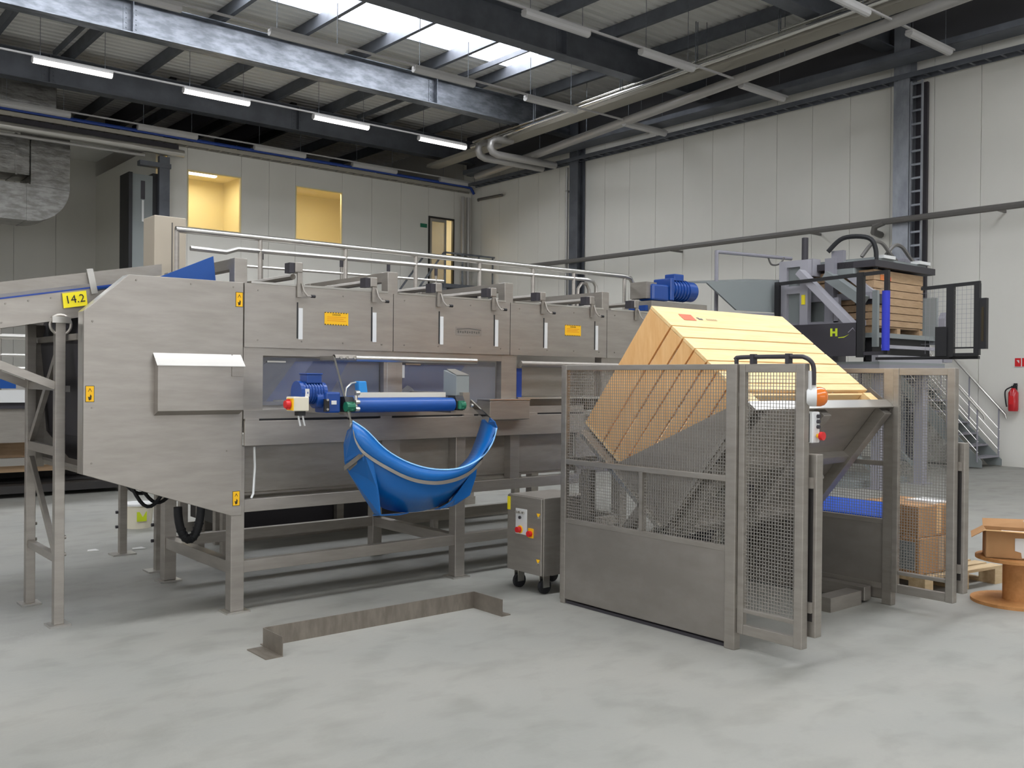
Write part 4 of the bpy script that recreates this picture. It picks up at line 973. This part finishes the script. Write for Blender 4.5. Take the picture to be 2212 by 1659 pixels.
# cross panels closing the rear of the station
t = thing('rear_fence', 'mesh fence closing the rear of the tipping station', 'fence', (5.6, 5.05, 0))
for x in (4.70, 6.42): B().box(x, x+.04, 5.04, 5.08, 0, 1.70).build('post', 'steel_dk', t)
for z in (1.665, .995): B().box(4.74, 6.42, 5.04, 5.08, z, z+.035).build('rail', 'steel_dk', t)

# ================================================================== SPOOL, BOXES, PALLET on the right
t = thing('cable_spool', 'empty chipboard cable spool standing on the floor at the right edge', 'spool', (7.27, 2.96, 0))
B().cyl((7.27, 2.96, 0), (7.27, 2.96, .022), .30, 40).build('lower_flange', 'ply', t)
B().cyl((7.27, 2.96, .022), (7.27, 2.96, .315), .088, 24).build('hub', 'ply', t, smooth=True)
B().cyl((7.27, 2.96, .315), (7.27, 2.96, .337), .27, 40).build('upper_flange', 'ply', t)
t = thing('cardboard_box', 'open cardboard box with torn white label on the cable spool', 'box', (7.2, 2.92, .34))
bx0, bx1, by0, by1, bz0, bz1 = 7.02, 7.42, 2.80, 3.05, .34, .535
rot = Matrix.Rotation(math.radians(-62), 4, 'Z'); cc = Vector((7.22, 2.925, 0)); sh_ = Vector((.01, .03, 0))
def rb(bb): bb.v = [tuple(rot @ (Vector(v)-cc)+cc+sh_) for v in bb.v]; return bb
rb(B().box(bx0, bx1, by0, by0+.006, bz0, bz1).box(bx0, bx1, by1-.006, by1, bz0, bz1).box(bx0, bx0+.006, by0, by1, bz0, bz1).box(bx1-.006, bx1, by0, by1, bz0, bz1).box(bx0, bx1, by0, by1, bz0, bz0+.006)).build('walls', 'card', t)
rb(B().prism([(bx0-.03, by0-.09, bz1+.01), (bx1-.02, by0-.07, bz1+.002), (bx1, by0, bz1), (bx0, by0, bz1)], (0, 0, .005))).build('flap', 'card_lt', t)
rb(B().prism([(bx0, by1, bz1), (bx1, by1, bz1), (bx1, by1+.05, bz1+.06), (bx0, by1+.05, bz1+.05)], (0, .005, 0))).build('flap', 'card', t)
rb(B().prism([(bx0-.09, by0+.02, bz1-.06), (bx0, by0, bz1), (bx0, by1, bz1), (bx0-.08, by1, bz1-.05)], (0, 0, .005))).build('flap', 'card', t)
rb(B().prism([(bx0+.19, by0-.003, bz0+.15), (bx0+.34, by0-.003, bz0+.155), (bx0+.33, by0-.003, bz0+.02), (bx0+.235, by0-.003, bz0+.01), (bx0+.23, by0-.003, bz0+.05), (bx0+.19, by0-.003, bz0+.06)], (0, .002, 0))).build('torn_label', 'paper', t)
rb(B().box(bx0+.12, bx0+.28, by0+.08, by1-.05, bz1-.03, bz1-.02)).build('paper_inside', 'paper', t)
rb(B().tube([(bx1-.05, by0, bz1-.02), (bx1-.09, by0+.1, bz1+.03), (bx1-.12, by1, bz1+.05)], .012, 6)).build('tube_inside', 'white', t)
# pallet with cardboard stack behind the far wing
pal = thing('pallet', 'wooden pallet on the floor behind the far mesh wing', 'pallet', (7.4, 3.75, 0))
prot = Matrix.Rotation(math.radians(-8), 4, 'Z'); pc = Vector((7.45, 3.78, 0))
def rp(bb): bb.v = [tuple(prot @ (Vector(v)-pc)+pc) for v in bb.v]; return bb
for i in range(6): rp(B().box(6.95, 7.95, 3.38+i*.135, 3.38+i*.135+.1, .122, .144)).build('deck_board', 'wood_pale', pal)
for x in (6.95, 7.4, 7.85):
    rp(B().box(x, x+.1, 3.38, 4.16, .1, .122)).build('stringer', 'wood_pale', pal)
    for y in (3.38, 3.7, 4.02): rp(B().box(x, x+.1, y, y+.14, .022, .1)).build('block', 'wood_pale', pal)
    rp(B().box(x, x+.1, 3.38, 4.16, 0, .022)).build('bottom_board', 'wood_pale', pal)
for i, (x0, x1, y0, y1, z0, z1, mm, lb) in enumerate(((6.98, 7.52, 3.45, 4.0, .146, .42, 'card', 'large brown cardboard box at the bottom of the stack behind the far wing'),
        (6.99, 7.50, 3.47, 3.98, .422, .66, 'card', 'brown cardboard box on top of the stack behind the far wing'))):
    t = thing('cardboard_box', lb, 'box', ((x0+x1)/2, (y0+y1)/2, z0))
    rp(B().box(x0, x1, y0, y1, z0, z1)).build('body', mm, t, bevel=.006)
    rp(B().box((x0+x1)/2-.03, (x0+x1)/2+.03, y0-.002, y0, z0+.02, z1).box(x0-.002, x0, (y0+y1)/2-.03, (y0+y1)/2+.03, z0+.02, z1)).build('tape', 'card_lt' if i else 'wood_old', t)
    if i: rp(B().box(x0+.25, x1-.02, y0+.05, y0+.3, z1, z1+.012)).build('white_sheet', 'paper', t)
    else: rp(B().box(x0-.004, x0, y0+.04, y0+.22, z0+.03, z1-.03)).build('grey_label', 'grey_blue', t)
t = thing('blue_strip', 'short upright blue plastic strip behind the far wing post', 'strip', (7.6, 3.6, .5))
rp(B().box(7.60, 7.63, 3.62, 3.70, .146, .63)).build('strip', 'blue_wrap', t)

# ================================================================== PLATFORM MACHINE in the background
t = thing('platform', 'raised grey steel platform on legs at the right, below the crate emptier', 'platform', (15, 8.5, 0))
B().box(12.95, 14.95, 7.2, 11.0, 1.86, 1.90).build('deck', 'grey_blue', t)
for yy in (7.2, 10.9): B().box(12.95, 14.95, yy, yy+.1, 1.74, 1.86).build('edge_beam', 'grey_paint', t)
for xx in (12.95, 14.85): B().box(xx, xx+.1, 7.3, 10.9, 1.74, 1.86).build('edge_beam', 'grey_paint', t)
for xx in (13.2, 14.5):
    for yy in (7.32, 9.0, 10.7):
        l = B().box(xx, xx+.14, yy, yy+.14, .015, 1.74).build('leg', 'grey_paint', t); B().box(xx-.06, xx+.2, yy-.06, yy+.2, 0, .015).build('foot_plate', 'grey_paint', l)
for xx in (13.27, 14.57): B().beam((xx, 7.4, .2), (xx, 9.0, 1.6), .05, .05, (1, 0, 0)).build('brace', 'grey_blue', t)
B().box(13.0, 14.6, 7.6, 10.5, .0, .1).build('plinth', 'grey_blue', t)
# emptier
em = thing('crate_emptier', 'grey machine with diagonal arms pressing on the stacked wooden crate', 'machine', (13.6, 8.2, 1.9))
def Em(name, m, *c, **k): return box(name, m, em, *c, **k)
Em('base_frame', 'grey_lt', 12.95, 14.9, 7.22, 7.32, 1.90, 2.0); Em('base_frame', 'grey_paint', 12.95, 14.9, 8.9, 9.05, 1.90, 2.12)
Em('base_rail', 'grey_lt', 13.1, 14.7, 7.20, 7.26, 2.10, 2.15)
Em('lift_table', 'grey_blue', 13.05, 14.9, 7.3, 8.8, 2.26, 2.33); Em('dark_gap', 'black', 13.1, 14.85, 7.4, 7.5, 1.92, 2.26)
Em('side_guard', 'grey_blue', 13.02, 13.08, 7.28, 7.36, 2.12, 2.95); Em('side_guard', 'grey_blue', 14.86, 14.91, 7.3, 8.6, 2.2, 2.95)
B().prism([(14.92, 7.2, 1.92), (15.2, 7.2, 1.92), (15.2, 7.2, 2.55), (15.0, 7.2, 2.72), (14.92, 7.2, 2.62)], (0, .1, 0)).build('end_bracket', 'grey_paint', em)
for yy in (8.05, 8.85):
    Em('mast', 'grey_paint', 13.1, 13.25, yy, yy+.15, 1.90, 3.5)
    Em('mast', 'grey_paint', 14.2, 14.32, yy, yy+.12, 1.90, 3.45)
Em('mast_head', 'grey_lt', 13.09, 13.3, 8.4, 9.0, 3.25, 3.52)
Em('panel', 'grey_blue', 13.3, 13.34, 8.2, 8.85, 2.35, 3.05); Em('panel', 'charcoal', 13.35, 14.2, 8.9, 8.95, 2.3, 3.2)
Em('cross_beam', 'grey_paint', 13.0, 13.1, 7.5, 8.9, 2.44, 2.52); Em('cross_beam', 'grey_paint', 13.2, 13.3, 7.5, 8.9, 2.85, 2.95)
Em('upright', 'grey_paint', 13.0, 13.08, 7.9, 7.98, 2.5, 2.88)
B().beam((12.9, 8.50, 3.30), (12.9, 7.58, 2.42), .10, .17, (1, 0, 0)).build('diagonal_arm', 'grey_lt', em)
B().beam((13.1, 8.15, 3.24), (13.1, 7.55, 2.82), .14, .22, (1, 0, 0)).build('diagonal_arm', 'grey_blue', em)
B().beam((13.3, 8.05, 3.36), (13.3, 7.5, 2.93), .10, .12, (1, 0, 0)).build('diagonal_arm', 'grey_lt', em)
for yy in (8.42, 8.80): Em('front_mast', 'grey_lt', 12.98, 13.08, yy, yy+.14, 1.90, 3.50)
Em('mast_beam', 'grey_lt', 12.98, 13.08, 8.56, 8.80, 3.40, 3.50); Em('mast_beam', 'grey_lt', 12.98, 13.08, 8.56, 8.80, 2.98, 3.10); Em('mast_panel', 'grey_blue', 13.04, 13.06, 8.56, 8.80, 2.2, 3.40)
Em('drive_box', 'grey_blue', 13.2, 13.9, 7.75, 8.25, 3.22, 3.45, bevel=.03); Em('arm_joint', 'charcoal', 13.3, 13.6, 7.4, 7.8, 2.78, 2.92)
B().box(12.965, 12.98, 8.46, 8.52, 2.80, 2.95).build('warning_label', 'yellow2', em)
B().cyl((13.05, 8.52, 3.5), (13.05, 8.52, 3.85), .05, 10).build('signal_mast', 'charcoal', em, smooth=True)
B().tube(smooth_pts([(13.1, 8.15, 3.6), (13.2, 7.95, 3.8), (13.3, 7.6, 3.78), (13.35, 7.5, 3.6), (13.35, 7.5, 3.3)]), .035, 8).build('cable_loop', 'rubber', em, smooth=True)
# black enclosure
en = thing('black_enclosure', 'black guard fence and panel with lime letter H in front of the emptier', 'guard', (12.8, 7.8, 1.95))
bx = 12.8
B().box(bx-.03, bx+.02, 7.46, 8.86, 1.98, 2.47).build('solid_panel', 'charcoal', en)
for y0, y1, z0, z1 in ((8.80, 8.88, 1.98, 3.16), (7.36, 7.47, 1.96, 3.2), (6.98, 7.04, 2.0, 3.2)): B().box(bx-.03, bx+.03, y0, y1, z0, z1).build('post', 'black', en)
B().beam((bx, 8.84, 3.13), (bx, 7.0, 3.18), .05, .05).build('top_rail', 'black', en); B().box(bx-.02, bx+.02, 7.0, 7.4, 1.99, 2.04).build('bottom_rail', 'charcoal', en)
text('letter', 'H', .15, (bx-.032, 7.83, 2.33), LEFT, 'lime', en, sx=1.15, bold=.008)
B().prism([(bx-.032, 7.76, 2.26), (bx-.032, 7.66, 2.268), (bx-.032, 7.58, 2.30), (bx-.032, 7.66, 2.255), (bx-.032, 7.75, 2.25)], (-.002, 0, 0)).build('swoosh', 'lime', en)
B().prism([(bx-.032, 7.60, 2.33), (bx-.032, 7.52, 2.40), (bx-.032, 7.48, 2.34), (bx-.032, 7.52, 2.385), (bx-.032, 7.59, 2.325)], (-.002, 0, 0)).build('thin_arc', 'grey_paint', en)
tag(B().cyl((12.72, 6.98, 2.05), (12.72, 6.98, 2.90), .055, 14).build('foam_sleeve', 'blue_wrap', smooth=True), 'blue foam sleeve on the black guard post in front of the wooden crate stack', 'sleeve')
en = thing('black_enclosure', 'black mesh guard with a control box, right of the wooden crate at the stair head', 'guard', (13.1, 6.1, 1.95))
for y0, y1, z0 in ((6.04, 6.14, 1.95), (5.70, 5.77, 1.97)): B().box(bx-.03, bx+.03, y0, y1, z0, 2.92).build('post', 'black', en)
B().beam((bx, 6.5, 2.90), (bx, 5.70, 2.93), .045, .045).build('top_rail', 'black', en); B().box(bx-.02, bx+.02, 5.72, 6.1, 1.96, 2.0).build('bottom_rail', 'black', en); B().box(bx-.015, bx+.015, 5.75, 6.08, 2.06, 2.08).build('lower_rail', 'black', en)
B().wires((bx, 5.76, 2.08), (0, .30, 0), (0, 0, .83), .06, .0014).build('mesh', 'grey_paint', en, kind='stuff'); B().wires((bx, 6.14, 2.0), (0, .36, 0), (0, 0, .9), .06, .0014).build('mesh', 'grey_paint', en, kind='stuff')
B().box(bx-.05, bx+.1, 6.12, 6.28, 1.96, 2.36).build('control_box', 'black', en); B().box(bx-.05, bx+.02, 5.60, 5.69, 2.05, 2.72).build('light_curtain', 'black', en); B().box(bx-.055, bx-.05, 5.63, 5.66, 2.15, 2.6).build('lens_strip', 'ink', en)
B().box(bx-.02, bx+.05, 6.1, 6.5, 1.93, 1.96).build('sole', 'black', en)
B().box(12.84, 12.90, 5.74, 7.2, 1.92, 1.96).build('carrier', 'black', en)
# stacked crate under the press plate
def up_place(x0, y0, z0):
    def f(bb, a, b, h0, h1, w0, w1): return bb.box(x0+a, x0+b, y0+w0, y0+w1, z0+h0, z0+h1)
    return f
c2 = thing('wooden_crate', 'weathered wooden crate standing upright on the platform, orange stamp on it', 'crate', (14.05, 8.0, 2.33), 'wooden crates')
crate_boards(c2, up_place(13.31, 7.5, 2.335), 'wood_old', 'wood_old', 0, 1.5, 1.04, .97, [0, .165, .29, .41, .53, .645, .755])
B().box(13.49, 13.60, 7.494, 7.4985, 3.15, 3.23).build('orange_stamp', 'orange', c2); B().box(13.64, 13.80, 7.494, 7.4985, 3.15, 3.21).build('faded_stamp', 'stamp', c2)
pp = thing('press_plate', 'dark press plate with pipes lying on the upright wooden crate', 'plate', (14.0, 8.0, 3.31))
B().prism([(13.2, 7.42, 3.33), (15.05, 7.42, 3.33), (15.25, 8.6, 3.33), (13.2, 8.6, 3.33)], (0, 0, .10)).build('plate', 'charcoal', pp)
B().box(13.3, 14.9, 7.5, 8.4, 3.43, 3.48).build('top_frame', 'grey_blue', pp)
for x in (13.5, 14.6): B().box(x, x+.35, 7.45, 7.6, 3.48, 3.53).build('white_pad', 'white', pp)
for x in (13.3, 13.9): B().tube(smooth_pts([(x, 7.7, 3.5), (x+.15, 7.6, 3.72), (x+.4, 7.6, 3.74), (x+.65, 7.6, 3.6), (x+.85, 7.6, 3.5)]), .03, 6).build('hose', 'pipe_dk', pp, smooth=True)
for x in (14.6, 14.95): B().box(x, x+.2, 7.7, 7.9, 3.5, 3.6).build('valve_block', 'grey_paint', pp, bevel=.01)
B().box(13.2, 13.28, 7.95, 8.15, 3.43, 3.62).build('guide', 'grey_paint', pp)
# hopper and roller track left of the emptier
t = thing('hopper_trough', 'long sloping grey hopper trough left of the emptier, above the pine crate', 'hopper', (12.2, 9.4, 2.6))
B().prism([(11.2, 8.95, 3.04), (11.9, 8.95, 2.68), (13.3, 8.95, 2.70), (13.3, 8.95, 3.22)], (0, .03, 0)).build('side_sheet', 'grey_blue', t)
B().prism([(11.2, 8.96, 3.04), (13.3, 8.96, 3.22), (13.3, 9.8, 3.3), (11.2, 9.8, 3.1)], (0, 0, .02)).build('rim', 'grey_blue', t)
for z in (2.30, 2.42, 2.55): B().beam((10.6, 8.9, z), (13.1, 8.9, z+.1), .05, .06).build('track_rail', 'grey_paint', t)
for x in (11.0, 12.6): B().box(x, x+.08, 8.95, 9.03, 0, 2.5).build('leg', 'grey_paint', t)
B().box(10.2, 12.4, 8.6, 9.3, 2.16, 2.28).build('bed', 'grey_paint', t)
t = thing('guard_rail', 'thin grey guard rail beside the wall column, left of the emptier', 'rail', (12.6, 9.6, 1.9))
B().cyl((11.85, 9.3, 2.2), (11.85, 9.3, 3.62), .03, 8).build('post', 'grey_paint', t); B().cyl((11.85, 9.3, 3.60), (13.4, 9.0, 3.60), .028, 8).build('rail', 'grey_paint', t)
B().tube(smooth_pts([(12.9, 9.1, 3.6), (13.0, 9.1, 3.48), (13.15, 9.05, 3.5), (13.2, 9.0, 3.6)]), .015, 6).build('cable', 'pipe_dk', t, smooth=True)
# stairs along the right wall
t = thing('staircase', 'steel stairs with polished handrails coming down along the right wall', 'stairs', (18.4, 8.8, 0))
n = 9; rise = 1.9/n; run = 1.75/n; y0 = 8.02
for x in (18.02, 18.86): B().prism([(x, y0-.05, .02), (x, y0+.2, .02), (x, y0+1.95, 1.90), (x, y0+1.75, 1.94), (x, y0-.05, .14)], (.03, 0, 0)).build('stringer', 'grey_blue', t)
for i in range(n): B().box(18.05, 18.86, y0+i*run, y0+i*run+.24, rise*(i+1)-.03, rise*(i+1)).build('tread', 'grey_paint', t)
B().box(14.96, 18.9, y0+1.75, 11.0, 1.86, 1.90).build('landing', 'grey_blue', t)
for y in (9.75, 10.9):
    for x in (17.92, 18.84): B().box(x, x+.06, y, y+.06, 0, 1.86).build('landing_leg', 'grey_paint', t)
for x in (17.99, 18.9):
    sl = 1.9/1.75
    B().tube([(x, y0-.12, .92), (x, y0-.1, 1.0), (x, y0+1.75, 1.0+1.85*sl), (x, y0+2.9, 1.0+1.85*sl)], .024, 8).build('handrail', 'steel_lt', t, smooth=True)
    for dz in (.3, .5, .7): B().cyl((x, y0, dz), (x, y0+1.75, dz+1.75*sl), .007, 6).build('infill_wire', 'steel_lt', t)
    for i in range(4): yy = y0+.02+i*.57; B().cyl((x, yy, .1+(yy-y0)*sl), (x, yy, 1.1+(yy-y0)*sl), .016, 6).build('baluster', 'grey_paint', t)
# fire extinguisher and its sign
t = thing('fire_extinguisher', 'red fire extinguisher hanging on the right wall below its red sign', 'extinguisher', (18.88, 7.77, 1.07))
B().tube([(18.88, 7.77, 1.07), (18.88, 7.77, 1.10), (18.88, 7.77, 1.42), (18.88, 7.77, 1.49), (18.88, 7.77, 1.51)], [.08, .09, .09, .045, .03], 18).build('cylinder', 'ext_red', t, smooth=True)
B().box(18.85, 18.91, 7.74, 7.80, 1.51, 1.55).build('valve', 'black', t); B().box(18.83, 18.9, 7.70, 7.76, 1.55, 1.57).build('lever', 'black', t)
B().tube(smooth_pts([(18.86, 7.8, 1.53), (18.84, 7.9, 1.45), (18.84, 7.89, 1.25), (18.84, 7.87, 1.15)]), .014, 6).build('hose', 'black', t, smooth=True); B().box(18.787, 18.793, 7.73, 7.81, 1.2, 1.36).build('label', 'red', t); B().box(18.96, 18.99, 7.74, 7.80, 1.2, 1.6).build('wall_bracket', 'black', t)
t = thing('wall_sign', 'red and white square fire sign on the right wall above the extinguisher', 'sign', (18.99, 7.66, 1.98))
B().box(18.984, 18.992, 7.52, 7.80, 1.91, 2.09).build('board', 'white', t); B().box(18.980, 18.984, 7.53, 7.66, 1.92, 2.08).build('red_field', 'red', t); B().box(18.980, 18.984, 7.68, 7.79, 1.92, 2.08).build('red_field', 'red', t)
B().prism([(18.979, 7.76, 2.04), (18.979, 7.71, 2.04), (18.979, 7.71, 1.98)], (.002, 0, 0)).build('arrow', 'white', t); B().box(18.978, 18.981, 7.58, 7.62, 1.94, 2.05).build('pictogram', 'white', t)

# ================================================================== OFFICE STAIRS in the far corner
t = thing('office_stairs', 'grey stairs and landing leading to the upper office door in the far corner', 'stairs', (17.5, 24.3, 0))
B().box(16.9, 18.38, 23.6, 24.95, 4.38, 4.5).build('landing', 'galv_dk', t)
for i in range(14): B().box(13.6+i*.235, 13.6+i*.235+.27, 23.7, 24.7, .3+i*.29, .34+i*.29).build('tread', 'galv_dk', t)
for y in (23.66, 24.72): B().beam((13.4, y, .12), (16.95, y, 4.42), .04, .26).build('stringer', 'galv', t); B().beam((13.5, y, 1.1), (16.95, y, 5.45), .04, .05).build('handrail', 'galv', t)
B().box(16.95, 18.9, 23.60, 23.64, 5.42, 5.47).build('landing_rail', 'galv', t); B().box(16.95, 18.9, 23.60, 23.63, 5.0, 5.04).build('landing_rail', 'galv', t)
for x in (16.95, 17.6, 18.25, 18.8): B().box(x, x+.04, 23.6, 23.64, 4.5, 5.45).build('post', 'galv', t)
for x in (17.0, 18.8): B().box(x, x+.1, 23.7, 23.8, 0, 4.38).build('column', 'galv_dk', t)
B().box(17.2, 18.6, 24.0, 24.9, 4.0, 4.36).build('dark_beam', 'charcoal', t)

# ================================================================== MACHINE in the left background
t = thing('background_conveyor', 'grey conveyor line with a blue belt in the left background', 'conveyor', (1, 13.8, 0))
for z, r in ((2.09, .035), (1.85, .02), (1.68, .02)): B().cyl((-6, 13.6, z), (3.5, 13.6, z), r, 8).build('rail', 'steel_lt', t, smooth=True)
for x in (-4, -1.2, 1.4, 2.75): B().cyl((x, 13.6, 1.3), (x, 13.6, 2.25), .02, 6).build('rail_post', 'steel', t)
B().box(-6, 4.4, 13.5, 14.6, 1.35, 1.40).build('bed', 'steel', t); B().box(-6, 2.9, 13.42, 13.5, 1.42, 1.54).build('blue_belt', 'blue_belt', t)
B().box(-6, 4.4, 13.4, 13.46, 1.24, 1.40).build('pale_side', 'white', t); B().box(-6, 4.4, 13.45, 13.5, 1.16, 1.24).build('dark_band', 'charcoal', t)
B().box(-6, 4.4, 13.5, 13.55, .72, 1.16).build('skirt', 'steel', t); B().box(-6, 4.4, 13.9, 13.95, .3, .72).build('brown_recess', 'wood_old', t)
B().box(-6, 4.4, 13.5, 13.6, .42, .52).build('low_rail', 'steel_lt', t); B().box(-6, 4.4, 13.5, 14.6, .06, .16).build('base', 'dark', t)
for x in (-5, -2, 1, 2.45, 4.3): B().box(x, x+.1, 13.56, 13.66, 0, 1.348).build('leg', 'steel_dk', t)
B().box(-6, 4.4, 14.6, 14.65, 0.1, 1.35).build('rear_sheet', 'dark', t)
# framework of a second conveyor seen under the sorting machine
t = thing('lower_conveyor', 'dark low conveyor frame on the floor behind the sorting machine legs', 'conveyor', (4.9, 9.3, 0))
for y in (8.7, 9.6): B().box(3.6, 7.4, y, y+.08, .40, .50).build('side_rail', 'steel_dk', t); B().box(3.6, 7.4, y, y+.06, .0, .10).build('floor_rail', 'steel_dk', t)
B().box(3.7, 6.4, 8.79, 9.58, .16, .398).build('belt_tray', 'dark', t); B().box(3.7, 6.4, 8.782, 8.788, .12, .42).build('skirt', 'charcoal', t)
for x in (3.6, 4.9, 6.4, 7.3):
    for y in (8.7, 9.6): B().box(x+.004, x+.084, y+.006, y+.074, .0, .835).build('leg', 'steel_dk', t)
B().box(3.6, 7.4, 8.7, 8.76, .84, .92).build('top_rail', 'steel_dk', t)
# ================================================================== DEBRIS
for k, (x, y, sz, m, lb) in enumerate(((2.9, 8.9, .12, 'paper', 'scrap of white paper on the floor near the thin legs at left'), (2.55, 9.05, .10, 'paper', 'pale crumpled scrap on the floor left of the thin legs'))):
    tag(B().prism([(x, y, .001), (x+sz, y-.02, .001), (x+sz*.9, y+sz*.7, .001), (x+.02, y+sz*.6, .001)], (0, 0, .006)).build('paper_scrap', m), lb, 'scrap')
# second thin leg pair left of the machine
t = thing('support_stand', 'pair of thin steel legs with a tie bar standing under the left of the machine', 'stand', (2.75, 8.3, 0))
for y in (7.83, 8.74):
    l = B().box(2.73, 2.79, y-.03, y+.03, .012, 1.1).build('leg', 'steel_dk', t); B().box(2.66, 2.86, y-.08, y+.08, 0, .012).build('foot_plate', 'steel_lt', l)
    for z in (.25, .38): B().cyl((2.72, y, z), (2.70, y, z), .014, 8).build('bolt', 'charcoal', l)
B().box(2.74, 2.78, 7.86, 8.71, .62, .67).build('tie_bar', 'steel_dk', t); B().box(2.70, 2.82, 7.8, 8.77, 1.1, 1.16).build('head_beam', 'steel_dk', t)

for o in D.objects:
    if '_loc' in o: del o['_loc']
